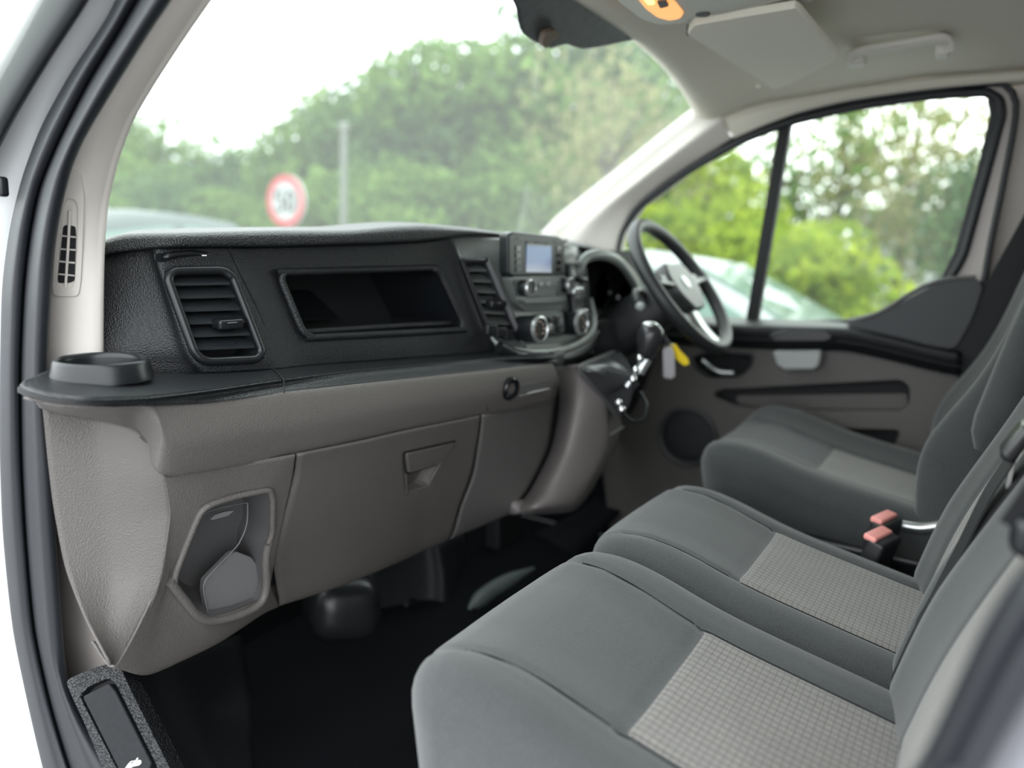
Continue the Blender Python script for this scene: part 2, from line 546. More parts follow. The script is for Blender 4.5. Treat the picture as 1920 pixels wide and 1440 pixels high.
o, _ = grid('black_patch', fr, FRIT, wsc, k=5, solid=0.002)
o['label'] = 'dark dotted print around the mirror mount'
c = onglass(1012, 55, 0.02)
plate('mirror_foot', rpoly([onglass(*q, 0.012) for q in ((997, 70), (1003, 52), (1018, 45), (1030, 50), (1028, 60), (1012, 72), (1010, 80), (1002, 80))], 0.4), A(0, -0.012, -0.006), mat('brown_mount', (0.16, 0.12, 0.09, 1), 0.5), wsc, bevel=0.002)

# ---- left A pillar, seal and jamb
RE = [(178, 720, 0.553), (178, 560, 0.556), (180, 460, 0.562), (187, 380, 0.566), (205, 300, 0.565), (232, 225, 0.562), (275, 150, 0.560), (330, 65, 0.558), (378, -5, 0.555), (450, -110, 0.550)]
SB = [(86, 720, 0.528), (92, 590, 0.528), (100, 480, 0.528), (112, 390, 0.528), (132, 310, 0.528), (160, 252, 0.528), (200, 185, 0.528), (262, 85, 0.527), (323, -5, 0.526), (395, -110, 0.525)]
r1 = np.array([pX(*q) for q in SB]); r3 = np.array([pX(*q) for q in RE])
r1 = np.vstack([r1, r1[-1] + (r1[-1] - r1[-2]) * 1.6]); r3 = np.vstack([r3, r3[-1] + (r3[-1] - r3[-2]) * 1.6])
mid = (r1 * 0.45 + r3 * 0.55) + A(-0.004, -0.006, 0)
r4 = r3 + A(0.012, 0.016, 0); r5 = r3 + A(0.02, 0.20, 0.0)
o, apg = grid('trim_1', [r1 + A(.012, .01, 0), r1, mid, r3, r4, r5], CREAM, None, k=6, solid=0.003, flip=True)
struct(o, 'cream windscreen pillar trim with a demister vent, beside the door seal', 'pillar trim')
apil = o
# demister vent panel in the pillar
def apt(x, y, off=0.0):
    # point on pillar trim: plane through neighbouring rails, by interpolation of X between the rails at this height
    return surf(apg[7:19], x, y, off + .0038)
pan = rpoly([apt(*q, .0035) for q in ((97, 556), (104, 420), (113, 350), (128, 308), (150, 325), (157, 365), (154, 470), (151, 530), (146, 556))], 0.3, 4)
slot = rpoly([apt(*q, .0035) for q in ((106, 535), (112, 440), (118, 388), (126, 372), (141, 374), (146, 392), (144, 470), (140, 532), (134, 540))], 0.4, 4)
vp = plate('demister_panel', pan, A(0.75, 0.66, 0) * .004, CREAM, apil, holes=[slot], bevel=0.0012)
shade_outline = [apt(*q, -.0004) for q in ((108, 531), (119, 425), (124, 422), (142, 424), (143, 440), (140, 526), (132, 530))]
plate('slot_shade', rpoly(shade_outline, .3), A(-.75, -.66, 0) * .0012, DARK, apil)  # flat dark sheet on the trim paints the shade inside the slot
sl = [apt(*q, .0022) for q in ((108, 533), (114, 440), (119, 390), (126, 374), (141, 376), (145, 392))]
for a, b in (((116, 442), (143, 445)), ((114, 467), (143, 469)), ((111, 490), (141, 493)), ((110, 514), (140, 517))):
    tube('vent_fin', [apt(*a, .003), apt(*b, .003)], 0.0012, CREAM, vp, seg=6)
tube('vent_bar', [apt(131, 395, .004), apt(128, 460, .006), (apt(123, 538, .004))], 0.0015, CREAM, vp, seg=6)

# door seal: broad rubber profile with two ribs, running round the opening
OE = [(232, -30), (195, 40), (130, 140), (78, 235), (42, 330), (18, 430), (4, 540), (0, 700), (0, 860), (6, 1010), (24, 1180), (52, 1320), (80, 1440), (110, 1540)]
GR = [(262, -10), (222, 60), (165, 155), (112, 260), (75, 350), (56, 440), (44, 550), (38, 700), (40, 860), (48, 1010), (64, 1180), (94, 1320), (130, 1440), (170, 1540)]
SI = [(335, -20), (275, 70), (205, 182), (158, 262), (134, 320), (114, 400), (101, 490), (90, 700), (99, 880), (107, 1030), (126, 1262), (158, 1350), (205, 1440), (250, 1530)]
OE, GR, SI = [np.array(q, float) for q in (OE, GR, SI)]
def band(f, X):      # share f from outer edge to groove to inner edge
    q = OE + (GR - OE) * min(f, 1) if f <= 1 else GR + (SI - GR) * (f - 1)
    q = [pX(x, y, X) for x, y in q]
    return [q[0] + (q[0] - q[1]) * 4.2] + q
o, _ = grid('trim_2', [band(0, .53), band(0.04, .508), band(0.45, .492), band(0.9, .500), band(1.0, .507), band(1.1, .500), band(1.5, .488), band(1.93, .500), band(2.0, .510), band(2.0, .55)], RUBBER, None, k=5, solid=0.002, flip=True, smooth=80)
struct(o, 'ribbed black rubber door seal beside the dashboard end', 'door seal')
# white jamb outside the seal, dark outer strip beyond it
BO = np.array([(185, -30), (150, 30), (85, 130), (25, 230), (-20, 330), (-40, 430), (-50, 540), (-60, 700), (-60, 860), (-60, 1010), (-50, 1180), (-30, 1320), (-20, 1440), (-10, 1540)], float)
o, _ = grid('wall_left', [[q[0] + (q[0] - q[1]) * 4.2] + q for q in [[pX(x + 4, y, .530) for x, y in OE], [pX(x, y, .522) for x, y in OE * .7 + BO * .3], [pX(x, y, .51) for x, y in BO], [pX(x - 40, y, .50) for x, y in BO]]], PAINT, None, k=5, solid=0.002, flip=True)
struct(o, 'white painted door jamb outside the black seal', 'van body')
wl = o
DO = np.array([(200, -60), (165, 5), (100, 105), (40, 205), (-5, 290), (-40, 350)], float)
DI = np.array([(110, -60), (78, 5), (20, 105), (-20, 170), (-60, 240), (-100, 300)], float)
o, _ = grid('outer_pillar_strip', [[q[0] + (q[0] - q[1]) * 3.5] + q for q in [[pX(x, y, .52) for x, y in DO - A(8, -6)], [pX(x, y, .486) for x, y in DO - A(14, -4)], [pX(x, y, .480) for x, y in (DO + DI) / 2], [pX(x, y, .488) for x, y in DI], [pX(x - 8, y, .53) for x, y in DI]]], mat('grey_outer_strip', (.016, .0175, .020, 1), .5, spec=.3), wl, k=5, solid=0.002, flip=True)
rbox('hinge_stop', pX(4, 350, .50), (.012, .012, .024), .004, BLACKS, wl)

# lower pillar trim (taupe) below the shelf
tp = [(84, 760), (130, 775), (175, 1060), (212, 1247), (165, 1262), (124, 1278), (108, 1100), (98, 900)]
struct(plate('trim_3', [pX(x, y, .545) for x, y in tp], A(.01, 0, 0), TAUPE, None, bevel=.001), 'taupe lower pillar trim between the seal and the dashboard end panel', 'pillar trim')

# sill trim with bonnet lever
sk = [(122, 1276), (170, 1254), (212, 1242), (228, 1256), (242, 1288), (318, 1440), (350, 1500), (215, 1520), (192, 1440), (160, 1360), (140, 1318)]
def psill(x, y, off=0.0):
    # sloping face: x grows with height on the page
    n_ = A(-.82, -.25, .52); n_ = n_ / np.linalg.norm(n_)
    p0 = pX(170, 1270, .503)
    d = ray(x, y)
    return d * ((p0 @ n_) / (d @ n_)) + n_ * off
nsill = A(-.82, -.25, .52) / np.linalg.norm(A(-.82, -.25, .52))
lev_hole = [(149, 1305), (165, 1288), (200, 1272), (214, 1277), (226, 1300), (296, 1440), (320, 1490), (245, 1500), (218, 1440)]
o = plate('trim_4', rpoly([psill(*q) for q in sk], .25, 4), nsill * -.03, SOFTB, None, holes=[rpoly([psill(*q) for q in lev_hole], .25, 4)], bevel=.003)
struct(o, 'coarse grained black sill trim around the bonnet lever', 'sill trim')
plate('lever_well', [psill(x, y, -.012) for x, y in ((140, 1295), (205, 1262), (330, 1500), (230, 1510))], nsill * -.004, DARK, o)
bl = plate('bonnet_lever', rpoly([psill(*q, .0015) for q in ((155, 1306), (205, 1281), (218, 1296), (285, 1430), (280, 1446), (262, 1460), (236, 1462), (226, 1448))], [.12, .15, .2, .2, .3, .3, .3, .2], 5), nsill * -.012, mat('worn_black_lever', (.0075, .0085, .010, 1), .55, vary=.5, vscale=150, spec=.22), None, bevel=.002, bseg=3)
tag(bl, 'black bonnet release lever with a white car symbol, set in the sill trim', 'lever')
def icon(pts): return [psill(120 + x / 8.0, 1260 + y / 8.0, .0016) for x, y in pts]
plate('car_symbol', icon([(935, 1440), (975, 1385), (1015, 1340), (1075, 1325), (1095, 1340), (1140, 1318), (1170, 1325), (1172, 1360), (1155, 1385), (1125, 1400), (1060, 1412), (1000, 1440)]), nsill * .0006, WHITE, bl, holes=[icon([(1005, 1370), (1030, 1345), (1065, 1338), (1072, 1350), (1040, 1365), (1012, 1382)])])
plate('car_symbol_lid', icon([(1085, 1335), (1115, 1285), (1130, 1288), (1100, 1340)]), nsill * .0006, WHITE, bl)

# carpeted slope between sill and floor
sl = [[pX(228, 1250, .545), pX(330, 1235, .74), pY(450, 1190, 1.2)], [pX(262, 1320, .555), pZ(380, 1330, -.86), pZ(470, 1300, FLZ + .004)], [pX(322, 1440, .56), pZ(400, 1420, -.86), pZ(478, 1440, FLZ + .004)], [pX(370, 1530, .56), pZ(450, 1520, -.86), pZ(520, 1530, FLZ + .004)]]
o, _ = grid('trim_5', sl, mat('black_moulded_carpet', (.0085, .009, .0105, 1), .7, .9, 500, tex='voronoi', spec=.3), None, k=6, solid=.004)
struct(o, 'black textured footwell slope beside the sill trim', 'footwell trim')

# rear edge of the door opening, close to the camera at the right
rs = np.array([(1975, 1000), (1915, 1075), (1848, 1185), (1783, 1325), (1726, 1445), (1690, 1530)], float)
rr = np.array([(2060, 1090), (2000, 1170), (1930, 1280), (1868, 1385), (1835, 1445), (1800, 1530)], float)
ext_ = lambda q: [q[0] + A(.05, -.18, .50), q[0] + A(.01, -.08, .22)] + q + [q[-1] + A(.02, .01, -.3), q[-1] + A(.05, .0, -.62)]
o, _ = grid('trim_6', [ext_(q) for q in [[pX(x, y, .47) for x, y in rs + A(30, 10)], [pX(x, y, .415) for x, y in rs], [pX(x, y, .392) for x, y in rs * .72 + rr * .28], [pX(x, y, .395) for x, y in (rs + rr) / 2], [pX(x, y, .388) for x, y in rs * .25 + rr * .75], [pX(x, y, .405) for x, y in rr], [pX(x, y, .45) for x, y in rr]]], RUBBER, None, k=5, solid=.002)
struct(o, 'black rubber seal at the rear edge of the door opening', 'door seal')
o, _ = grid('trim_7', [ext_(q) for q in [[pX(x, y, .425) for x, y in rr - A(10, 5)], [pX(x + 70, y + 35, .41) for x, y in rr], [pX(x + 200, y + 60, .40) for x, y in rr]]], mat('grey_jamb', (.30, .30, .33, 1), .5), None, k=5, solid=.002)
struct(o, 'grey door jamb behind the rear seal', 'van body')

# ---- right A pillar and cant rail
UA = [(1038, 452, 2.11), (1075, 415, 2.11), (1130, 372, 2.11), (1200, 318, 2.11), (1265, 266, 2.11), (1322, 222, 2.115), (1340, 208, 2.12)]
LA = [(1150, 500, 2.15), (1163, 440, 2.15), (1190, 392, 2.15), (1245, 345, 2.15), (1300, 307, 2.15), (1350, 276, 2.15), (1374, 262, 2.15)]
r1 = np.array([pX(*q) for q in UA]); r3 = np.array([pX(*q) for q in LA])
o, _ = grid('trim_8', [r1 + A(.0, .05, .02), r1, r1 * .7 + r3 * .3 + A(-.022, -.012, .0), r1 * .35 + r3 * .65 + A(-.018, -.006, 0), r3 + A(-.012, 0, .004), r3, r3 + A(.02, 0, 0)], CREAM, None, k=6, solid=.003)
struct(o, 'cream windscreen pillar trim beside the steering wheel', 'pillar trim')
UB = [(1343, 206, 2.12), (1420, 190, 2.125), (1500, 176, 2.13), (1600, 158, 2.135), (1750, 138, 2.14), (1900, 128, 2.14), (2000, 126, 2.14)]
LB = [(1376, 261, 2.15), (1430, 238, 2.15), (1500, 213, 2.15), (1600, 190, 2.15), (1750, 169, 2.15), (1900, 156, 2.15), (2000, 150, 2.15)]
r1 = np.array([pX(*q) for q in UB]); r3 = np.array([pX(*q) for q in LB])
o, _ = grid('trim_9', [r1 + A(-.01, 0, .03), r1, r1 * .5 + r3 * .5 + A(-.016, 0, 0), r3 + A(-.012, 0, .003), r3, r3 + A(.03, 0, 0)], HEAD, None, k=6, solid=.003)
struct(o, 'beige roof rail trim above the driver window', 'roof trim')

# ---- driver door
XD = 2.155
wo = [(1158, 470), (1166, 435), (1200, 387), (1290, 320), (1390, 264), (1480, 229), (1600, 201), (1750, 179), (1850, 173), (1874, 188), (1878, 215), (1850, 320), (1806, 480), (1780, 525), (1700, 570), (1640, 594), (1590, 606), (1380, 610), (1230, 612), (1165, 560)]
win = [pX(x, y, XD) for x, y in wo]
dout = [(1100, 480), (1140, 420), (1185, 372), (1280, 302), (1385, 248), (1480, 212), (1600, 184), (1750, 162), (1870, 150), (1905, 170), (1912, 215), (1890, 330), (1862, 450), (1850, 560), (1840, 640), (1600, 640), (1100, 640)]
door = plate('door_1', [pX(x, y, XD) for x, y in dout], A(.05, 0, 0), mat('door_frame_cream', (.50, .46, .44, 1), .55), None, holes=[win], bevel=.004)
struct(door, 'driver door with black and grey trim panel and divided window', 'door')
tube('window_seal', [p + A(-.004, 0, 0) for p in rpoly(win, .3, 4)], .011, RUBBER, door, seg=8, closed=True)
gl = [p + A(.025, 0, 0) for p in win]
pane = plate('window_pane', gl, A(.004, 0, 0), SGLASS, door, smooth=0)
# rear black edge and divider bar
V_ = [pX(1880, 170, XD - .006), pX(1893, 190, XD - .006), pX(1892, 225, XD - .006), pX(1862, 400, XD - .006), pX(1850, 480, XD - .006)]
tube('frame_seal', [pX(1140, 440, XD - .008), pX(1190, 378, XD - .008), pX(1285, 307, XD - .008), pX(1388, 252, XD - .008), pX(1480, 217, XD - .008), pX(1600, 189, XD - .008), pX(1750, 168, XD - .008), pX(1868, 156, XD - .008), pX(1898, 172, XD - .008), pX(1905, 215, XD - .008), pX(1882, 340, XD - .008), pX(1855, 470, XD - .008), pX(1835, 600, XD - .008)], .007, RUBBER, door, seg=8, n=60)
plate('rear_channel', [pX(x, y, XD - .008) for x, y in ((1850, 178), (1878, 190), (1877, 220), (1850, 325), (1808, 480), (1785, 525), (1760, 532), (1790, 470), (1832, 320), (1856, 215))], A(.02, 0, 0), RUBBER, door)
plate('divider_bar', [pX(x, y, XD - .004) for x, y in ((1462, 225), (1484, 222), (1418, 612), (1396, 612))], A(.03, 0, 0), DARK, door, bevel=.002)

XC = 2.125
def dc(x, y, X=XC): return pX(x, y, X)
card_out = [(1120, 590), (1380, 606), (1590, 606), (1700, 640), (1800, 655), (1795, 760), (1760, 1000), (1700, 1100), (1150, 1050), (1120, 800)]
pocket = rpoly([dc(*q) for q in ((1335, 742), (1350, 730), (1500, 722), (1690, 712), (1706, 726), (1704, 758), (1690, 770), (1560, 770), (1440, 768), (1380, 762))], .35, 4)
pocket2 = rpoly([dc(*q) for q in ((1400, 800), (1690, 806), (1665, 862), (1600, 885), (1430, 840))], .2, 4)
hrec = rpoly([dc(*q) for q in ((1300, 672), (1330, 662), (1412, 666), (1408, 684), (1388, 704), (1330, 706), (1305, 690))], .3, 4)
plate('door_card', [dc(*q) for q in card_out], A(.03, 0, 0), DOORG, door, holes=[pocket, pocket2, hrec], bevel=.004)
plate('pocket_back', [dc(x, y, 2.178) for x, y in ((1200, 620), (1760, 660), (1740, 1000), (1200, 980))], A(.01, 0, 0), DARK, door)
plate('pocket_floor', rpoly([dc(*q, 2.165) for q in ((1380, 742), (1700, 738), (1702, 768), (1560, 775), (1440, 772), (1385, 768))], .2), A(.02, 0, 0), DOORG, door)
tube('door_handle', [dc(1318, 676, 2.11), dc(1332, 688, 2.10), dc(1350, 697, 2.10), dc(1375, 699, 2.11)], .007, SILV, door, n=12)
tube('handle_surround', [p + A(-.003, 0, 0) for p in hrec], .005, BLACKS, door, closed=True)
# upper black ledge
T = [(1200, 585), (1300, 595), (1400, 600), (1500, 603), (1590, 606), (1680, 625), (1740, 640), (1800, 652)]
o, _ = grid('door_ledge', [[dc(x, y - 3, 2.15) for x, y in T], [dc(x, y + 8, 2.085) for x, y in T], [dc(x, y + 16, 2.072) for x, y in T], [dc(x, y + 32, 2.078) for x, y in T], [dc(x, y + 52, 2.10) for x, y in T], [dc(x, y + 54, 2.13) for x, y in T]], BLACK, door, k=5, solid=.003)
tube('ledge_groove', [dc(x, y + 36, 2.078) for x, y in T], .003, DARK, door, n=40)
sail = rpoly([dc(*q, 2.095) for q in ((1585, 612), (1650, 592), (1715, 552), (1765, 530), (1832, 523), (1843, 538), (1822, 600), (1790, 655), (1700, 642), (1640, 622))], [.1, .3, .3, .3, .4, .5, .3, .2, .2, .2], 5)
plate('door_corner_trim', sail, A(.055, 0, 0), mat('black_corner_trim', (.030, .032, .036, 1), .55), door, bevel=.006, bseg=3)
tube('corner_trim_edge', [dc(*q, 2.10) for q in ((1590, 605), (1650, 586), (1712, 548), (1765, 526), (1830, 520))], .006, GREYD, door, n=24)
plate('switch_panel', rpoly([dc(*q, 2.07) for q in ((1448, 658), (1540, 657), (1536, 684), (1525, 693), (1470, 694), (1456, 684))], .25), A(.06, 0, 0), mat('pale_switch_panel', (.30, .32, .31, 1), .4), door, bevel=.004)
plate('pull_grip', rpoly([dc(*q, 2.062) for q in ((1440, 628), (1470, 617), (1545, 618), (1562, 632), (1548, 640), (1450, 640))], .3), A(.03, 0, 0), GLOSSB, door, bevel=.003)
# speaker grille
ce = dc(1290, 818, 2.12)
lathe('speaker_ring', [(.088, .0), (.088, .012), (.082, .016), (.076, .012), (.074, 0)], ce, (-1, 0, 0), mat('speaker_ring_grey', (.05, .05, .052, 1), .5), door, caps=False)
lathe('speaker_grille', [(.001, .009), (.03, .010), (.06, .008), (.075, .003), (.075, -.01)], ce, (-1, 0, 0), mat('speaker_mesh', (.012, .013, .015, 1), .6, .8, 500, tex='voronoi'), door)

# B pillar on the driver side and its belt
bp = [(1880, 140), (1885, 215), (1868, 330), (1840, 520), (1815, 700), (1790, 1000), (2600, 1100), (2600, 60)]
struct(plate('trim_10', [pX(x, y, 2.207) for x, y in bp], A(.02, 0, 0), CREAM, None, bevel=.006), 'cream pillar trim behind the driver window', 'pillar trim')
# right body side below the pillar
rb_ = thing('shoulder_belt', 'black driver seat belt webbing against the pillar behind the driver window', 'seat belt', pX(1850, 560, 2.10))
plate('webbing', [pX(x, y, 2.10) for x, y in ((1930, 385), (1985, 385), (1830, 700), (1760, 700), (1855, 520))], A(.02, 0, 0), WEB, rb_, bevel=.002)
struct(boxo('trim_11', (2.195, -.56, FLZ), (2.212, 1.30, -.30), MATB), 'black lower trim inside the van below the driver door', 'sill trim')
struct(boxo('wall_right', (2.215, -.62, -1.0), (2.24, 1.36, -.20), PAINT), 'white outer side of the van below the driver window', 'van body')

# ================================================================== DASHBOARD
dash = thing('dashboard', 'black over warm grey dashboard with vents, open bin and glovebox', 'dashboard', (1.3, .95, FLZ))
def zs(x): return -.175 - .015 * min(max((x - 150) / 200.0, 0), 1) - .028 * (max(x, 350) - 350) / 700.0           # shelf height along the dash
def ysh(x, y): return pZ(x, y, zs(x))[1]

# --- upper face with openings for the side vent and the bin
re_ = [(172, 481), (272, 467), (300, 464), (420, 463), (500, 462), (800, 452), (845, 440)]
r1_ = [(172, 512), (283, 500), (309, 508), (431, 506), (521, 511), (820, 502), (863, 490)]
r2_ = [(172, 640), (320, 645), (357, 642), (485, 640), (572, 634), (874, 618), (908, 612)]
r3_ = [(172, 674), (340, 684), (371, 679), (496, 673), (590, 662), (885, 645), (925, 640)]
r4_ = [(172, 696), (352, 702), (388, 699), (515, 692), (602, 683), (890, 662), (935, 659)]
yb = [ysh(*q) for q in r4_]
yb[0] = .965; yb[1] = .900
rows = []
for row, dy in ((re_, .05), (r1_, .040), (r2_, .010), (r3_, .003), (r4_, 0)):
    rows.append([pY(x, y, yb[i] + dy) for i, (x, y) in enumerate(row)])
upper, ug = grid('upper_panel', rows, BLACK, dash, k=8, holes={(1, 2), (2, 2), (1, 4)}, solid=.004)
def ufp(row, col, dy=0.0):
    x, y = (re_, r1_, r2_, r3_, r4_)[row][col]
    return pY(x, y, yb[col] + (.05, .040, .010, .003, 0)[row] + dy)
# joint line between vent pod and bin panel
jl = [(430, 465), (446, 500), (470, 550), (498, 610), (513, 660), (520, 690)]
tube('panel_joint', [pY(x, y, np.interp(y, (463, 690), (yb[3] + .05, yb[3] + .002)) - .001 ) for x, y in jl], .0012, DARK, dash, n=20, seg=6)

# --- top pad
T1 = [(178, 453), (235, 437), (330, 434), (500, 430), (650, 429), (735, 422), (800, 420), (880, 427), (945, 436), (1060, 448)]
E0 = [(178, 482), (235, 472), (330, 464), (500, 463), (650, 459), (735, 456), (800, 452), (880, 443), (945, 444), (1060, 458)]
yt = np.interp([q[0] for q in T1], [q[0] for q in re_] + [1060], [v + .05 for v in yb] + [.86])
rows = [[pY(x, y - 6, v + .03) for (x, y), v in zip(E0, yt)],
        [pY(x, y, v - .004) for (x, y), v in zip(E0, yt)],
        [pY(x, y - 3, v - .016) for (x, y), v in zip(E0, yt)],
        [pY(a[0], a[1] * .35 + b[1] * .65, v - .016) for a, b, v in zip(E0, T1, yt)],
        [pY(x, y + 2, v - .004) for (x, y), v in zip(T1, yt)],
        [pY(x, y, v + .035) for (x, y), v in zip(T1, yt)]]
last = np.array(rows[-1])
bk = last.copy(); bk[:, 1] = 1.12; bk[:, 2] = last[:, 2] + .0
bk[:, 0] = last[:, 0] * 1.12
bk2 = bk.copy(); bk2[:, 1] = [min(1.285, yglass(min(max(v, .5), 2.15), -.03) - .02) for v in bk[:, 0]]; bk2[:, 2] = -.05
rows += [list(bk), list(bk2)]
top, _ = grid('top_pad', rows, mat('black_soft_pad', (.013, .0145, .016, 1), .40, .8, 440, tex='voronoi', bdist=.0014), dash, k=5, solid=.003, flip=True, smooth=80)

# --- air vent builder: quad TL TR BR BL in place
def bil(q, u, v):
    return (q[0] * (1 - u) + q[1] * u) * (1 - v) + (q[3] * (1 - u) + q[2] * u) * v
def vent(q, nslat, knob, fr, back=.05, v0=.1, v1=.93, rad=.22, knobslat=3, u0=.04, u1=.97, droop=.010, sm_=None):
    ring = rpoly(q, rad, 6)
    V, F = tubemesh(cr(ring, 90, True), fr, 10, True)
    o = mk('air_vent', V, F, BLACKS, dash, 60)
    bx = [p + A(0, back, 0) for p in ring]
    g = [ring, [p * .5 + b * .5 for p, b in zip(ring, bx)], bx]
    loftrows('vent_duct', g, DARK, o, close=True, smooth=60, flip=True)
    cen = sum(bx) / len(bx)
    mk('vent_back', bx + [cen], [(i, (i + 1) % len(bx), len(bx)) for i in range(len(bx))], DARK, o, 0)
    for i in range(nslat):
        v = v0 + (v1 - v0) * i / (nslat - 1)
        n = 14
        th = .0019
        lo, hi = [], []
        Vv = []
        for s in np.linspace(0, 1, n):
            u = u0 + (u1 - u0) * s
            p = bil(q, u, v)
            sag = -.0035 * max(0, 1 - s / .12) ** 2 * -1           # left tip turns up
            f = p + A(0, .004, sag)
            b = p + A(0, .026, droop + sag)
            Vv += [f + A(0, 0, -th), f + A(0, 0, th), b + A(0, 0, th * .6), b + A(0, 0, -th * .6)]
        Fc = []
        for k in range(n - 1):
            for j in range(4):
                Fc.append((k * 4 + j, k * 4 + (j + 1) % 4, (k + 1) * 4 + (j + 1) % 4, (k + 1) * 4 + j))
        Fc += [(3, 2, 1, 0), tuple((n - 1) * 4 + j for j in range(4))]
        mk('slat', Vv, Fc, sm_ or SLAT, o, 30)
        if knob and i == knobslat:
            p = bil(q, .62, v)
            ex = (q[1] - q[0]); ex = ex / np.linalg.norm(ex)
            rbox('slat_knob', p + A(0, -.003, -.001), (.036, .020, .0135), .0035, BLACKS, o, n=2, basis=[ex, (0, 1, .12), (0, -.12, 1)])
            tube('knob_line', [p + A(-.008, -.0140, .001) , p + A(.008, -.0140, .001)], .0008, SILV, o, seg=6)
    return o
def quad(r0, r1, c0, c1, dy=0): return [ufp(r0, c0, dy), ufp(r0, c1, dy), ufp(r1, c1, dy), ufp(r1, c0, dy)]
sv = vent(quad(1, 3, 2, 3, -.003), 6, True, .0062, v0=.15, v1=.86)
# small vertical vanes seen at the end of the slats
for k in range(6):
    p = bil(quad(1, 3, 2, 3), .90, .13 + .145 * k)
    boxo('vane_tip', p + A(-.004, .012, -.004), p + A(.004, .02, .004), SILV if False else GREYD, sv)
# thumb wheel above the side vent
yv = yb[2] + .045
plate('wheel_recess', rpoly([pY(*q, yv - .001) for q in ((288, 476), (330, 471), (412, 471), (418, 489), (290, 491))], .3), A(0, -.0015, 0), BLACKS, dash, bevel=.0006)
wh = [pY(x, y, yv - .006) for x, y in ((306, 483), (330, 477), (360, 475), (392, 478))]
ww, wf = tubemesh(cr(wh, 16), [.002] + [.0056] * 14 + [.003], 10, False, (1.0, .8))
tw = mk('vent_wheel', ww, wf, BLACKS, dash, 60)
p = pY(383, 479, yv - .0125)
boxo('wheel_mark', p + A(-.003, -.001, -.0008), p + A(.003, .001, .0008), WHITE, tw)

# --- open bin
bq = quad(1, 2, 4, 5)
ring = cr(rpoly(bq, [.18, .16, .2, .2], 7), 120, True)
rim = tube('storage_bin', list(ring), .006, BLACK, dash, closed=True)
inn = [p + A(.0, .17, -.01) for p in ring]
loftrows('bin_wall', [ring, ring * .6 + np.array(inn) * .4, inn], BLACKS, rim, close=True, smooth=60, flip=True)
cen = sum(inn) / len(inn)
mk('bin_back', list(inn) + [cen], [(i, (i + 1) % len(inn), len(inn)) for i in range(len(inn))], DARK, rim, 0)
a, b = bil(bq, .03, .93), bil(bq, .955, .90)
lip, lf = tubemesh(cr([a + A(0, .014, 0), (a + b) / 2 + A(0, .012, .001), b + A(0, .014, 0)], 20), .0055, 8, False, (1.0, 1.0))
mk('bin_lip', lip, lf, BLACK, rim, 60)
plate('bin_step', [bil(bq, .08, .45) + A(0, .16, 0), bil(bq, .52, .42) + A(0, .16, 0), bil(bq, .55, .88) + A(0, .13, 0), bil(bq, .08, .92) + A(0, .13, 0)], A(0, .02, 0), BLACKS, rim, bevel=.003)
# --- shelf with lip
S0 = [(45, 714), (75, 701), (105, 690), (178, 692), (300, 699), (400, 696), (525, 689), (700, 671), (850, 661), (935, 658), (1000, 661), (1044, 663)]
S1 = [(37, 722), (62, 731), (100, 739), (160, 745), (280, 742), (390, 730), (520, 712), (680, 692), (830, 679), (920, 671), (990, 668), (1044, 667)]
S2 = [(33, 736), (55, 745), (98, 755), (160, 761), (280, 761), (390, 755), (525, 738), (690, 720), (840, 704), (925, 694), (1000, 685), (1046, 679)]
s0 = [pZ(x, y, zs(x)) for x, y in S0]
s1 = [pZ(x, y, zs(x) - .002) for x, y in S1]
s1b = [pZ(x, y + 4, zs(x) - .0045) for x, y in S1]
s1c = [pZ(x, y * .55 + y2 * .45, zs(x) - .0095) + A(0, .003, 0) for (x, y), (_, y2) in zip(S1, S2)]
s2 = [pZ(x, y, zs(x) - .0175) for x, y in S2]
s3 = [pZ(x, y, zs(x) - .0185) + A(.01, .02, 0) for x, y in S2]
shelf, _ = grid('shelf', [s0, s1, s1b, s1c, s2, s3], mat('black_shelf', (.0115, .0132, .015, 1), .34, .6, 480, tex='voronoi'), dash, k=5, solid=.003)
p = [pZ(510, 690, zs(510) + .0006), pZ(525, 703, zs(525) + .0004), pZ(532, 713, zs(530) - .001), pZ(533, 737, zs(530) - .017)]
tube('shelf_joint', p, .0009, DARK, dash, seg=6)
# cup holder: ring standing on the shelf with a deep cup
cc = ray(193, 716) ; cc = cc * ((zs(193)) / cc[2])
cc = pZ(193, 705, zs(193))
cup = lathe('cup_holder', [(.0555, -.002), (.055, .003), (.0530, .010), (.0520, .017), (.0505, .0205), (.0485, .0215), (.0460, .0195), (.0450, .015), (.0445, .0), (.040, -.02), (.031, -.036)], cc, (0, 0, 1), BLACKS, dash, seg=64, smooth=60, caps=False)
lathe('cup_floor', [(.001, -.035), (.032, -.035)], cc, (0, 0, 1), DARK, cup, seg=48)

# --- grey trim under the shelf
G0 = [(62, 750), (110, 760), (160, 764), (215, 766), (255, 765), (285, 764), (320, 762), (525, 741), (700, 722), (912, 699), (1040, 684)]
G2 = [(78, 766), (125, 778), (178, 787), (225, 797), (258, 808), (287, 838), (318, 890), (555, 851), (760, 806), (910, 776), (1040, 749)]
zg2 = [-.216, -.222, -.228, -.238, -.25, -.28, -.33, -.334, -.340, -.346, -.352]
g0 = np.array([pZ(x, y, zs(x) - .018) + A(.003, .005, 0) for x, y in G0])
g2 = np.array([pZ(x, y, z) for (x, y), z in zip(G2, zg2)])
for i in range(5, len(G2)):
    j = np.interp(G2[i][0], [q[0] for q in G0], g0[:, 1])
    g2[i] = pY(*G2[i], j + (.006 if i > 5 else .02))
gm = g0 * .5 + g2 * .5 + A(0, -.012, 0)
gm[:5] = (g0 * .5 + g2 * .5)[:5] + A(-.002, -.003, 0)
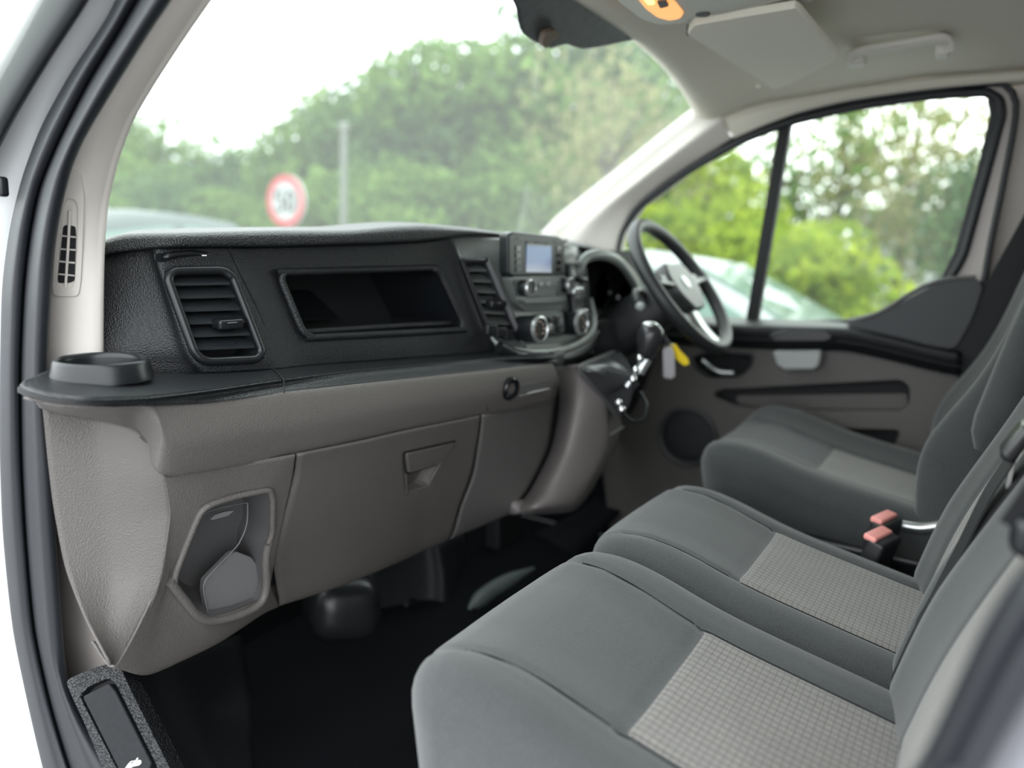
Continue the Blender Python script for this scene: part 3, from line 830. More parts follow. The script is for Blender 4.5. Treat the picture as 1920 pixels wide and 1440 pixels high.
gt, gtg = grid('grey_trim', [g0 + A(0, .02, 0), g0, gm, g2, g2 + A(.004, .014, -.001)], GREY, dash, k=7, solid=.003, smooth=70)
def gp(x, y, off=0): return surf(gtg[8:21], x, y, -off)
tube('trim_joint', [gp(906, 703, -.0004), gp(912, 735, -.0004), gp(914, 770, -.0004)], .0009, DARK, dash, seg=6, n=12)
# dark round switch and slot on the trim
lathe('power_socket', [(.022, -.004), (.022, .003), (.019, .006), (.014, .005), (.012, -.002)], gp(957, 729), (-.1, -1, -.1), GLOSSB, dash, seg=32)
plate('card_slot', rpoly([gp(*q, -.0005) for q in ((975, 722), (1030, 711), (1031, 728), (976, 741))], .1), A(0, -.003, 0), GREYD, dash, bevel=.0008)
tube('slot_edge', [gp(972, 742, -.003), gp(1000, 735, -.003), gp(1031, 728, -.003)], .0018, mat('pale_slot_edge', (.4, .4, .39, 1), .4), dash, seg=6)

# --- end panel facing the door opening
Lb = [(80, 764), (88, 850), (100, 950), (122, 1060), (160, 1155), (208, 1243)]
Mb = [(175, 780), (188, 880), (200, 980), (207, 1080), (200, 1170), (211, 1246)]
Nb = [(245, 800), (262, 890), (272, 980), (262, 1080), (232, 1180), (213, 1247)]
Rb = [(287, 832), (306, 892), (318, 965), (302, 1085), (265, 1180), (216, 1248)]
yR = [.845, .828, .832, .840, .846, .845]
lb = np.array([pX(x, y, .478) for x, y in Lb]); rb = np.array([pY(x, y, v) for (x, y), v in zip(Rb, yR)])
def dep(x, y, l, r, f, off):
    Y = l[1] * (1 - f) + r[1] * f + off
    return pY(x, y, Y)
mb = np.array([dep(x, y, lb[i], rb[i], .45, .018 * (1 - i / 5)) for i, (x, y) in enumerate(Mb)])
nb = np.array([dep(x, y, lb[i], rb[i], .80, .010 * (1 - i / 5)) for i, (x, y) in enumerate(Nb)])
grid('end_panel', np.array([lb, mb, nb, rb, rb + A(.004, .012, 0)]).transpose(1, 0, 2), GREY, dash, k=7, solid=.003, smooth=70)

# --- lower panel with the open pocket
P0 = [(308, 893), (322, 893), (372, 884), (432, 874), (530, 857), (554, 853)]
P1 = [(319, 962), (330, 962), (380, 950), (442, 929), (508, 917), (547, 905)]
P15 = [(311, 1030), (322, 1030), (352, 1022), (420, 1010), (512, 1000), (526, 995)]
P2 = [(300, 1092), (312, 1092), (322, 1096), (384, 1163), (496, 1120), (508, 1095)]
P3 = [(216, 1249), (240, 1255), (290, 1261), (410, 1206), (490, 1153), (522, 1138)]
yp = [[.902, .900, .893, .884, .866, .862], [.900, .900, .896, .890, .880, .876], [.897, .900, .900, .898, .894, .893], [.893, .898, .902, .905, .910, .910], [.85, .862, .895, .925, .94, .942]]
for row, o_ in zip(yp, (-.083, -.074, -.062, -.05, -.04)):
    for i in range(6): row[i] += o_
yp[4] = [.845, .850, .862, .880, .895, .898]
lowp = [[pY(x, y, v) for (x, y), v in zip(row, yy)] for row, yy in zip((P0, P1, P15, P2, P3), yp)]
lowp.append([p + A(0, .05, .015) for p in lowp[-1]])
lp, lg = grid('lower_panel', lowp, GREY, dash, k=8, holes={(1, 2), (1, 3), (2, 2), (2, 3)}, solid=.003, smooth=70)
pk = [lowp[1][2], lowp[1][3], lowp[1][4], lowp[2][4], lowp[3][4], lowp[3][3], lowp[3][2], lowp[2][2]]
pxk = [(380, 951), (442, 930), (505, 918), (512, 935), (511, 1000), (497, 1035), (497, 1100), (486, 1130), (440, 1150), (390, 1163), (362, 1145), (322, 1096), (350, 1020)]
ypk = [.822, .816, .807, .811, .832, .842, .857, .860, .858, .855, .852, .850, .838]
pring = cr(rpoly([pY(x, y, v - .0015) for (x, y), v in zip(pxk, ypk)], .3, 3), 120, True)
prim = tube('door_pocket', list(pring), .0045, GREY, dash, closed=True)
prim.name = 'knee_pocket'
# rounded lower rim, proud of the panel
low = [(318, 1090), (345, 1125), (372, 1156), (400, 1164), (445, 1154), (485, 1134), (499, 1105), (499, 1050), (503, 1020)]
tube('pocket_rim', [pY(x, y, np.interp(y, (1000, 1090, 1170), (.829, .848, .854)) - .001) for x, y in low], .0062, GREY, prim, n=50)
pin = np.array([p * 1.0 + A(.020, .075, .0) for p in pring])
pc = pin.mean(0)
pin = pc + (pin - pc) * .86 + A(0, 0, .008)
loftrows('pocket_wall', [pring, pring * .55 + pin * .45, pin], GREYD, prim, close=True, smooth=60, flip=True)
mk('pocket_back', list(pin) + [pc + A(0, .004, .008)], [(i, (i + 1) % len(pin), len(pin)) for i in range(len(pin))], GREYD, prim, 180)
ln = [(378, 966), (400, 956), (458, 943), (464, 950), (462, 985), (450, 1015), (438, 1031), (400, 1070), (384, 1090), (382, 1110), (390, 1150)]
tube('liner_seam', [pY(x, y, .868) for x, y in ln], .001, mat('seam_light', (.16, .16, .16, 1), .5), prim, seg=6, n=60)
plate('pocket_clip', rpoly([pY(*q, .872) for q in ((392, 972), (400, 964), (420, 958), (436, 956), (424, 966), (394, 974))], .2), A(0, -.004, 0), mat('clip_grey', (.2, .2, .2, 1), .4), prim)
liner = rpoly([pY(x, y, .873) for x, y in ((440, 1033), (472, 1045), (486, 1065), (490, 1100), (480, 1128), (392, 1158), (384, 1110), (386, 1088))], .2, 4)
plate('pocket_liner', liner, A(0, .012, 0), mat('liner_panel_grey', (.13, .13, .133, 1), .6), prim, bevel=.001)

# --- glovebox door
q0 = [(558, 853), (680, 828), (757, 810), (850, 791), (901, 780)]
q1 = [(553, 892), (670, 870), (759, 851), (848, 831), (896, 822)]
q2 = [(530, 978), (660, 950), (763, 924), (802, 911), (884, 892)]
q3 = [(514, 1055), (640, 1030), (760, 1000), (800, 985), (862, 950)]
q4 = [(524, 1136), (640, 1099), (740, 1058), (785, 1037), (842, 1011)]
yq = [[.861, .848, .838, .826, .818], [.872, .860, .850, .838, .830], [.891, .882, .873, .868, .850], [.912, .903, .894, .890, .868], [.942, .925, .918, .912, .895]]
for row, o_ in zip(yq, (-.080, -.072, -.06, -.05, -.044)):
    for i in range(5): row[i] += o_
gd = [[pY(x, y, v) for (x, y), v in zip(row, yy)] for row, yy in zip((q0, q1, q2, q3, q4), yq)]
gd.append([p + A(0, .05, .012) for p in gd[-1]])
gb, _ = grid('glovebox_door', gd, GREY, dash, k=8, holes={(1, 2)}, solid=.004, smooth=70)
hq = [gd[1][2], gd[1][3], gd[2][3], gd[2][2]]
hr = cr(rpoly(hq, .14, 5), 60, True)
hc = hr.mean(0)
hin = hc + (hr - hc) * .75 + A(0, .026, -.004)
hw = loftrows('handle_recess', [hr, hr * .5 + (hin) * .5 + A(0, .004, 0), hin], GREY, gb, close=True, smooth=70, flip=True)
mk('recess_back', list(hin) + [hin.mean(0)], [(i, (i + 1) % 60, 60) for i in range(60)], GREY, gb, 180)
tube('recess_edge', list(hr), .0018, GREY, gb, closed=True, seg=8)
hp = rpoly([bil(hq, .0, -.02), bil(hq, 1.0, -.02), bil(hq, .90, .45), bil(hq, .02, .47)], [.12, .1, .15, .12], 5)
tube('handle_gap', [p + A(0, -.0005, 0) for p in cr(rpoly([bil(hq, -.03, -.05), bil(hq, 1.03, -.05), bil(hq, .90, .47), bil(hq, -.01, .49)], .12, 4), 60, True)], .0018, DARK, gb, closed=True, seg=6)
plate('glovebox_handle', [p + A(0, -.006, 0) for p in hp], A(0, .012, 0), GREY, gb, bevel=.002, bseg=3)
# --- panel between glovebox and console, wrapping to the console front
w0 = [(905, 779), (960, 768), (1042, 752)]
w1 = [(900, 822), (950, 830), (1030, 838)]
w2 = [(888, 892), (930, 900), (992, 915)]
w3 = [(866, 950), (905, 950), (968, 945)]
w4 = [(846, 1010), (900, 988), (955, 964)]
yw = [[.817, .808, .80], [.829, .815, .80], [.849, .83, .80], [.867, .845, .805], [.894, .87, .82]]
for row, o_ in zip(yw, (-.078, -.072, -.06, -.05, -.044)):
    for i in range(3): row[i] += o_ * (1, .75, .4)[i]
cs = [[pY(x, y, v) for (x, y), v in zip(row, yy)] for row, yy in zip((w0, w1, w2, w3, w4), yw)]
cs.append([p + A(0, .05, .01) for p in cs[-1]])
grid('knee_panel', cs, mat('knee_panel_grey', (.118, .112, .108, 1), .5, .5, 560, tex='voronoi'), dash, k=7, solid=.003, smooth=70)

# --- console front
k0 = [(1040, 690, .775), (1078, 684, .70), (1088, 690, .69), (1100, 700, .70), (1112, 690, .75)]
k1 = [(1046, 752, .79), (1082, 745, .70), (1128, 752, .665), (1140, 760, .67), (1152, 752, .72)]
k2 = [(1031, 838, .79), (1065, 838, .70), (1132, 838, .665), (1142, 838, .68), (1165, 800, .75)]
k3 = [(994, 915, .79), (1030, 915, .705), (1100, 905, .67), (1120, 895, .69), (1148, 855, .76)]
k4 = [(970, 945, .795), (1000, 952, .71), (1075, 946, .68), (1098, 935, .70), (1125, 890, .77)]
k5 = [(956, 962, .802), (990, 964, .75), (1058, 962, .71), (1080, 954, .72), (1105, 925, .78)]
cc_ = [[pY(x, y, v) for x, y, v in row] for row in (k0, k1, k2, k3, k4, k5)]
cc_.append([p + A(.0, .045, .02) for p in cc_[-1]])
con, _ = grid('console_front', cc_, mat('console_grey', (.165, .150, .145, 1), .5, .4, 560, tex='voronoi'), dash, k=7, solid=.003, smooth=75)
tube('console_edge', [pY(1128, 825, .668), pY(1165, 803, .70), pY(1168, 800, .72)], .003, mat('console_strip', (.25, .25, .25, 1), .4), dash, n=10)
# unseen dark sheet added behind the panels so no daylight leaks through the joints
core = [[pY(x, y, v) for x, y, v in row] for row in (
    [(150, 720, 1.02), (560, 700, .90), (900, 675, .88), (1120, 660, .88), (1230, 640, .9)],
    [(300, 880, .96), (560, 850, .90), (900, 775, .90), (1110, 740, .89), (1250, 720, .9)],
    [(330, 1100, 1.0), (600, 1020, .985), (880, 900, .93), (1060, 870, .88), (1160, 800, .9)],
    [(330, 1200, 1.0), (560, 1090, 1.0), (820, 1000, .96), (990, 945, .90), (1100, 905, .9)])]
grid('dash_light_block', core, DARK, dash, k=4, solid=.004)

# --- centre stack
m0 = [(848, 441, .855), (905, 443, .835), (1060, 456, .82), (1090, 462, .83)]
m1 = [(864, 490, .835), (909, 490, .815), (1062, 492, .80), (1096, 492, .81)]
m2 = [(916, 626, .80), (969, 632, .785), (1072, 624, .775), (1112, 604, .785)]
m3 = [(926, 641, .795), (980, 650, .78), (1068, 650, .77), (1112, 630, .78)]
m4 = [(937, 660, .785), (985, 672, .765), (1058, 674, .755), (1108, 652, .765)]
cst = [[pY(x, y, v) for x, y, v in row] for row in (m0, m1, m2, m3, m4)]
STK = mat('satin_dark_stack', (.115, .128, .122, 1), .27)
stack, _ = grid('centre_stack', cst, STK, dash, k=6, holes={(1, 0)}, solid=.004, smooth=70)
cv = vent([cst[1][0] + A(0, -.003, 0), cst[1][1] + A(0, -.003, 0), cst[2][1] * .98 + cst[1][1] * .02 + A(0, -.003, 0), cst[2][0] + A(0, -.003, 0)], 6, True, .005, back=.06, v0=.12, v1=.84, rad=.1, knobslat=3, u0=.03, u1=.95, droop=.012, sm_=SLATC)
tube('vent_edge', [cst[1][1] + A(0, -.006, 0), cst[2][1] + A(0, -.008, 0), cst[3][1] + A(0, -.006, 0)], .005, mat('grey_vent_edge', (.12, .12, .13, 1), .35), stack, n=20)
# buttons under the vent
for a in ((920, 636), (938, 641), (955, 646)):
    rbox('stack_button', pY(a[0], a[1] - 18, .778), (.028, .012, .020), .003, BLACKS, stack, basis=[(1, -.15, -.06), (0, 1, 0), (0, 0, 1)])
# disc in front of the round cap on the panel above the centre vent
lathe('round_wheel', [(.002, .005), (.012, .0045), (.018, .001), (.019, -.004)], pY(868, 470, .848), (0, -1, .35), GLOSSB, dash, seg=28)
plate('wheel_socket', rpoly([pY(*q, .852) for q in ((845, 462), (890, 462), (893, 476), (850, 478))], .3), A(0, .006, 0), DARK, dash)
# satin U-shaped rim round the bottom of the stack
U = [(922, 632, .795), (932, 644, .785), (962, 656, .77), (1000, 661, .755), (1045, 658, .75), (1085, 645, .755), (1108, 625, .765), (1114, 600, .78), (1108, 560, .80)]
tube('stack_rim', [pY(*q) for q in U], np.concatenate([np.linspace(.002, .0075, 12), np.full(40, .0075), np.linspace(.0075, .003, 8)]), mat('satin_stack_rim', (.30, .33, .31, 1), .22), stack, n=60, flat=(1, 1.2))
U2 = [(935, 652, .775), (970, 668, .76), (1020, 673, .75), (1062, 672, .745), (1098, 655, .755), (1118, 628, .77)]
tube('stack_lower_band', [pY(*q) for q in U2], .011, BLACKS, stack, n=50, flat=(1, 1.3))
rbox('band_clip', pY(1042, 672, .735), (.045, .02, .030), .006, mat('clip_dark', (.05, .055, .055, 1), .35), stack)
# radio head
RY = .782
rad = plate('radio', rpoly([pY(*q, RY) for q in ((953, 440), (962, 434), (1048, 443), (1059, 450), (1061, 512), (1056, 517), (962, 519), (954, 514))], .3, 4), A(0, .022, 0), mat('radio_black', (.013, .016, .016, 1), .35), dash, bevel=.004, bseg=3)
plate('radio_side', [pY(946, 442, RY + .012), pY(954, 436, RY + .004), pY(955, 516, RY + .004), pY(975, 575, RY + .01), pY(962, 560, RY + .02), pY(948, 520, RY + .015)], A(0, .012, 0), BLACKS, rad, bevel=.003)
plate('radio_lower', rpoly([pY(*q, RY - .002) for q in ((957, 519), (1060, 517), (1064, 545), (1062, 575), (1050, 582), (985, 584), (970, 570))], .2, 4), A(0, .022, 0), STK, rad, bevel=.004, bseg=3)
plate('radio_keys', rpoly([pY(*q, RY - .008) for q in ((983, 524), (1052, 523), (1054, 548), (1040, 556), (995, 557), (985, 548))], .25, 4), A(0, .01, 0), mat('grey_keys', (.15, .165, .16, 1), .3), rad, bevel=.002)
plate('radio_shelf', rpoly([pY(*q, RY - .016) for q in ((978, 560), (1058, 556), (1060, 563), (1040, 567), (986, 569))], .3, 4), A(0, .03, 0), mat('radio_shelf_grey', (.20, .22, .21, 1), .3), rad, bevel=.002)
for i, (x, y) in enumerate(((979, 540), (1056, 535))):
    kn = lathe('radio_knob', [(.002, .022), (.0135, .0225), (.0155, .019), (.016, 0)], pY(x, y, RY - .004), (-.1, -1, .08), BLACKS, rad, seg=28)
    lathe('knob_ring', [(.0162, .016), (.0166, .021), (.0145, .0235), (.0135, .0225)], pY(x, y, RY - .004), (-.1, -1, .08), SILV, kn, seg=28, caps=False)
for i in range(3):
    p = pY(1000 + i * 14, 534, RY - .010)
    rbox('radio_key', p, (.020, .006, .010), .002, mat('key_%d' % i, (.22, .24, .23, 1), .3), rad)
# screen: lit display, blue fading to pale at the foot
sm = bpy.data.materials.new('lit_display'); sm.use_nodes = True
nt = sm.node_tree; b = nt.nodes['Principled BSDF']
tcn = nt.nodes.new('ShaderNodeTexCoord'); sx_ = nt.nodes.new('ShaderNodeSeparateXYZ'); rmp = nt.nodes.new('ShaderNodeValToRGB')
nt.links.new(tcn.outputs['Generated'], sx_.inputs[0]); nt.links.new(sx_.outputs['Z'], rmp.inputs['Fac'])
els = rmp.color_ramp.elements
els[0].position = 0; els[0].color = (.42, .46, .52, 1)
els[1].position = .9; els[1].color = (.045, .12, .27, 1)
e = els.new(.35); e.color = (.16, .22, .36, 1)
e = els.new(.93); e.color = (.01, .012, .015, 1)
b.inputs['Base Color'].default_value = (.01, .01, .01, 1)
nt.links.new(rmp.outputs['Color'], b.inputs['Emission Color']); b.inputs['Emission Strength'].default_value = .20
b.inputs['Roughness'].default_value = .15
plate('screen', [pY(*q, RY - .0012) for q in ((988, 456), (1034, 460), (1034, 511), (987, 510))], A(0, .001, 0), sm, rad)
for x, y, w in ((992, 454, .008), (1011, 455, .013), (1027, 457, .006)):
    p = pY(x, y, RY - .0016); boxo('screen_text', p + A(-w, -.0003, -.0018), p + A(w, .0003, .0018), mat('dim_text', (.1, .11, .11, 1), .5), rad)
for x, y, w in ((978, 447, .014), (1046, 453, .012)):
    p = pY(x, y, RY - .0016); boxo('key_print', p + A(-w, -.0003, -.0014), p + A(w, .0003, .0014), mat('grey_print', (.25, .26, .26, 1), .5), rad)
for i in range(4):
    for x in (972, 1048):
        p = pY(x, 466 + 13 * i, RY - .001); boxo('side_key', p + A(-.009, -.001, -.005), p + A(.009, .001, .005), GLOSSB, rad)
# climate dials
for i, (x, y, rr_) in enumerate(((992, 617, .027), (1071, 606, .026))):
    c = pY(x, y, .765)
    kn = lathe('climate_dial', [(.001, .024), (rr_ * .72, .024), (rr_ * .80, .028), (rr_ * .92, .028), (rr_ * .98, .022), (rr_, 0), (rr_, -.02)], c, (-.08, -1, .10), BLACKS, dash, seg=40)
    lathe('dial_ring', [(rr_ * .80, .0282), (rr_ * .84, .0305), (rr_ * .95, .0295), (rr_ * .985, .023)], c, (-.08, -1, .10), SILV, kn, seg=40, caps=False)
    lathe('dial_face', [(.0005, .0248), (rr_ * .74, .0248)], c, (-.08, -1, .10), mat('dial_face', (.05, .045, .042, 1), .4), kn, seg=30)
    for t in np.linspace(-2.2, 2.2, 8):
        ax = A(-.08, -1, .10); ax /= np.linalg.norm(ax)
        e1 = np.cross(ax, A(0, 0, 1)); e1 /= np.linalg.norm(e1); e2 = np.cross(e1, ax)
        q = c + ax * .0252 + rr_ * .58 * (math.sin(t) * e1 + math.cos(t) * e2)
        sph('dial_mark', q, .0022, mat('dial_mark', (.55, .45, .38, 1) if t < 1.2 else (.5, .25, .22, 1), .5), kn, n=4)
# central key pad
plate('climate_keys', rpoly([pY(*q, .758) for q in ((1010, 592), (1056, 588), (1060, 622), (1012, 628))], .12), A(0, .02, 0), STK, dash, bevel=.002)
for i, (x, y) in enumerate(((1017, 604), (1029, 602), (1043, 600), (1018, 618), (1045, 614))):
    rbox('climate_key', pY(x, y, .757), (.014, .008, .018), .002, BLACKS, dash)
rbox('hazard_key', pY(1030, 613, .755), (.014, .01, .014), .004, mat('pale_key', (.4, .42, .41, 1), .3), dash)
# right centre vent, seen edge-on
rv = vent([pY(*q) for q in ((1066, 494, .79), (1094, 494, .80), (1106, 592, .78), (1078, 590, .765))], 5, True, .005, back=.05, v0=.1, v1=.9, rad=.1, knobslat=1, u0=.05, u1=.95, droop=.01, sm_=SLATC)
for q in ((1079, 545), (1088, 586)):
    rbox('vent_tab', pY(q[0], q[1], .755), (.03, .02, .012), .004, SILV, rv, basis=[(1, -.3, .15), (0, 1, 0), (0, 0, 1)])

# --- instrument binnacle
b0 = [(1060, 452, .86), (1100, 460, .82), (1145, 476, .80), (1178, 498, .79), (1200, 528, .79), (1212, 560, .80)]
hood = [[pY(x - 4, y - 3, v + .20) for x, y, v in b0], [pY(x, y - 2, v + .06) for x, y, v in b0], [pY(x, y, v) for x, y, v in b0], [pY(x, y + 8, v - .01) for x, y, v in b0], [pY(x - 4, y + 18, v + .02) for x, y, v in b0]]
bh, _ = grid('binnacle_hood', hood, BLACK, dash, k=6, solid=.004, smooth=75)
fr_ = [(1096, 590, .80), (1090, 545, .80), (1086, 508, .80), (1098, 484, .80), (1128, 478, .79), (1158, 490, .785), (1180, 515, .785), (1198, 548, .785)]
tube('binnacle_rim', [pY(*q) for q in fr_], .010, mat('satin_binnacle_rim', (.17, .19, .18, 1), .28), bh, n=60, flat=(1, 1.3))
plate('instrument_cluster', [pY(*q, .87) for q in ((1075, 470), (1200, 470), (1220, 640), (1100, 640))], A(0, .02, 0), DARK, dash)
loftrows('cluster_tunnel', [[pY(*q) for q in fr_], [pY(q[0], q[1], .868) for q in fr_]], DARK, dash, solid=.003)
for (x, y) in ((1128, 545), (1170, 560)):
    lathe('gauge', [(.001, 0), (.046, 0), (.048, .006), (.05, 0)], pY(x, y, .865), (0, -1, 0), GLOSSB, dash, seg=32)
# lower driver side panels
dl = [[(1108, 600, .80), (1160, 600, .78), (1230, 610, .80), (1310, 640, .88)], [(1118, 650, .79), (1165, 660, .76), (1230, 670, .80), (1300, 690, .88)], [(1120, 690, .80), (1170, 720, .80), (1220, 740, .84), (1280, 750, .9)], [(1130, 740, .84), (1180, 780, .86), (1220, 800, .9), (1260, 800, .95)]]
grid('driver_panel', [[pY(*q) for q in row] for row in dl], mat('driver_panel_black', (.014, .015, .017, 1), .6), dash, k=6, solid=.004)
grid('driver_top', [[pY(1195, 540, .80), pY(1240, 560, .82), pY(1330, 600, .9)], [pY(1205, 600, .78), pY(1240, 620, .80), pY(1320, 650, .9)]], BLACK, dash, k=6, solid=.004)
# under-dash fittings
ub = rbox('heater_duct', pD(640, 1132, 1.50), (.15, .14, .12), .045, mat('black_duct', (.013, .014, .015, 1), .35), dash, n=3, basis=[(.8, -.5, -.15), (.5, .85, 0), (.1, 0, 1)])

# ================================================================== SEATS
def uvpatch(name, P, uv, m, parent, flip=False):
    g = np.asarray(P, float)
    nr, nc = g.shape[:2]
    F = []
    for i in range(nr - 1):
        for j in range(nc - 1):
            a = i * nc + j
            F.append((a, a + 1, a + nc + 1, a + nc))
    o = mk(name, g.reshape(-1, 3), F, m, parent, 180, flip=flip)
    lay = o.data.uv_layers.new(name='UVMap')
    uvf = np.asarray(uv, float).reshape(-1, 2)
    for l in o.data.loops:
        lay.data[l.index].uv = uvf[l.vertex_index]
    return o

def gauss(d, w): return np.exp(-(d / w) ** 2)

def cushion(root, x0, x1, yf, yr, zref, pitch, insx, insy, bol=(.012, .012), thick=.17, name='seat_cushion', rad=.055, sidecut=.085, nres=(44, 60, 8)):
    """upholstered cushion; zref = top height at y = insy[0] (front edge of the pale panel)"""
    cx, cy = (x0 + x1) / 2, (yf + yr) / 2
    W, L = x1 - x0, yf - yr
    def D(x, y):
        s = (x - cx) / (W / 2)
        z = zref + pitch * (y - insy[0])
        z = z + np.where(s < 0, bol[0], bol[1]) * np.clip(np.abs(s) * 1.5 - .45, 0, 1) ** 1.5
        # thigh roll in front of the panel
        z = z + .014 * gauss(y - (yf - .14), .09)
        z = z - .028 * np.clip((y - (yf - .12)) / .12, 0, 1) ** 2
        # seams
        z = z - .0035 * gauss(y - insy[0], .006) * (np.abs(x - (insx[0] + insx[1]) / 2) < (insx[1] - insx[0]) / 2 + .004)
        for sx in insx:
            bend = .03 * np.clip((y - insy[0]) / (yf - insy[0]), 0, 1) ** 2 * (1 if sx > cx else -1)
            z = z - .004 * gauss(x - (sx + bend), .0055) * (y < yf - .035)
        return z
    def deform(V):
        P = V.copy()
        x, y = V[:, 0] + cx, V[:, 1] + cy
        # taper rear, round the front in plan
        t = np.clip((y - (yf - .16)) / .16, 0, 1)
        s = (x - cx) / (W / 2)
        y2 = y - .05 * t * np.abs(s) ** 3 
        topw = np.clip((V[:, 2] + thick / 2) / thick, 0, 1)
        z = np.where(True, V[:, 2] - thick / 2, 0) * 1.0
        P[:, 0] = x; P[:, 1] = y2 - .03 * t * (1 - topw)
        P[:, 2] = D(x, y2) * 1.0 + z
        return P
    V, F = rboxmesh((0, 0, 0), (W, L, thick), rad, nres, deform)
    o = mk(name, V, F, SEAT, root, 180)
    ax = np.linspace(insx[0], insx[1], 30); ay = np.linspace(insy[0], insy[1], 34)
    P = [[A(x, y, float(D(np.float64(x), np.float64(y)))) + A(0, 0, .0012 if (0 < i < 33 and 0 < j < 29) else -.0015) for j, x in enumerate(ax)] for i, y in enumerate(ay)]
    # keep the panel clear of the seam grooves
    for i in range(34):
        for j in range(30):
            x, y = ax[min(max(j, 1), 28)], ay[min(max(i, 1), 32)]
            P[i][j][2] = float(zflat(D, x, y, insx, insy)) + (.0012 if (0 < i < 33 and 0 < j < 29) else -.003)
    ins = uvpatch('seat_panel', P, [[(x, y) for x in ax] for y in ay], INSERT, o, flip=insy[1] < insy[0])
    ins['label'] = 'pale grey checked cloth panel'
    for sx in insx:
        sg_ = 1 if sx > cx else -1
        pts = []
        for y in np.linspace(insy[1], yf - .075, 40):
            x = sx + .03 * np.clip((y - insy[0]) / (yf - insy[0]), 0, 1) ** 2 * sg_
            pts.append(A(x, y, float(D(np.float64(x), np.float64(y))) + .0008))
        tube('seam', pts, .0011, SEAMM, o, seg=6)
    return o, D
def zflat(D, x, y, insx, insy):
    m = .012
    x = min(max(x, min(insx) + m), max(insx) - m)
    y = min(max(y, min(insy) + m), max(insy) - m)
    return D(np.float64(x), np.float64(y))

def backrest(root, x0, x1, base, lean, H, T, insx, inss, name='backrest', bulge=.03, bolf=.03, shoulder=.06, belly=.0, insm=True):
    """base=(y,z) of the front face foot; lean in degrees; local s up along the face"""
    cx, W = (x0 + x1) / 2, x1 - x0
    a = math.radians(lean)
    U = A(0, -math.sin(a), math.cos(a)); N = A(0, math.cos(a), math.sin(a))
    def off(x, s):
        u = (x - cx) / (W / 2)
        o = bolf * np.clip(np.abs(u) * 1.6 - .5, 0, 1.1) ** 1.6 * np.clip(1.25 - s / H, 0, 1)
        o = o + bulge * gauss(s - .16, .14) - .03 * np.clip((s - H * .75) / (H * .25), 0, 1) ** 2
        for sx in insx:
            o = o - .005 * gauss(x - sx, .007)
        return o
    def deform(V):
        P = np.zeros_like(V)
        x = V[:, 0] + cx
        s = V[:, 2] + H / 2
        x = cx + (x - cx) * (1 - shoulder / (W / 2) * np.clip((s - H * .6) / (H * .4), 0, 1) ** 2)
        d = V[:, 1] - T / 2
        fr = np.clip((V[:, 1] + T / 2) / T, 0, 1)
        d = d + off(x, s) * fr
        for k in range(3):
            P[:, k] = U[k] * s + N[k] * d
        P[:, 0] += x
        P[:, 1] += base[0]; P[:, 2] += base[1]
        return P
    V, F = rboxmesh((0, 0, 0), (W, T, H), min(.045, T * .45), (40, 6, 50), deform)
    o = mk(name, V, F, SEAT, root, 180)
    ax = np.linspace(insx[0], insx[1], 24); asx = np.linspace(inss[0], inss[1], 44)
    P = []
    for i, s in enumerate(asx):
        row = []
        for j, x in enumerate(ax):
            xx = min(max(x, insx[0] + .013), insx[1] - .013)
            e = 0 < i < 43 and 0 < j < 23
            q = A(x, base[0], base[1]) + U * s + N * (float(off(np.float64(xx), s)) + (.0012 if e else -.004))
            row.append(q)
        P.append(row)
    if insm:
        ins = uvpatch('back_panel', P, [[(x, s) for x in ax] for s in asx], INSERT, o, flip=True)
        ins['label'] = 'pale grey checked cloth panel'
    return o, off, U, N

# --- double passenger seat
bench = thing('double_passenger_seat', 'two-place passenger seat in charcoal cloth with pale checked panels', 'seat', (.97, .15, FLZ))
S1x, S2x = (.545, .983), (.987, 1.372)
c1, D1 = cushion(bench, S1x[0], S1x[1], .495, -.06, -.467, .185, (.640, .893), (.245, .000), bol=(.016, .012))
c2, D2 = cushion(bench, S2x[0], S2x[1], .495, -.06, -.467, .185, (1.060, 1.300), (.252, .010), bol=(.012, .012))
b1, of1, U1, N1 = backrest(bench, .545, .985, (.022, -.545), 17, .68, .12, (.640, .835), (.05, .58), bulge=.012, bolf=.030)
b2, of2, U2, N2 = backrest(bench, .99, 1.372, (.022, -.545), 17, .68, .12, (1.09, 1.275), (.05, .58), bulge=.012, bolf=.036)
rbox('seat_plinth', (.965, .07, -.785), (.76, .62, .27), .03, BLACK, bench, n=2)
rbox('seat_rail', (.965, .07, -.665), (.80, .50, .05), .015, DARK, bench, n=2)
# grey hinge cover between cushion and back
rbox('hinge_cover', pX(1712, 1094, 1.36), (.03, .05, .008), .003, mat('hinge_grey', (.30, .31, .31, 1), .4), bench)

# --- driver seat
drv = thing('driver_bucket_seat', 'charcoal cloth driver seat with pale checked panel, behind the steering wheel', 'seat', (1.81, .1, FLZ))
dx = (1.565, 2.06)
c3, D3 = cushion(drv, dx[0], dx[1], .515, -.05, -.452, .16, (1.672, 1.915), (.262, -.02), bol=(.030, .042), thick=.15)
b3, of3, U3, N3 = backrest(drv, dx[0], dx[1] - .01, (-.0, -.53), 10, .78, .13, (1.70, 1.925), (.05, .62), bulge=.05, bolf=.055)
rbox('seat_plinth', (1.81, .08, -.77), (.42, .56, .30), .03, BLACK, drv, n=2)
rbox('side_valance', (1.575, .18, -.60), (.03, .50, .10), .014, BLACKS, drv, n=2)
tube('seat_side_rail', [pX(1690, 985, 1.56), pX(1725, 990, 1.56), pX(1762, 986, 1.56)], .010, SILV, drv, n=10)
tube('armrest', [pX(1846, 846, 1.535), pX(1856, 815, 1.535), pX(1885, 745, 1.535), pX(1925, 650, 1.535), pX(1985, 520, 1.535)], [.012, .022, .025, .025, .025, .025, .025, .025, .025, .025, .024, .02], SEAT, drv, n=12, flat=(1.3, 1))

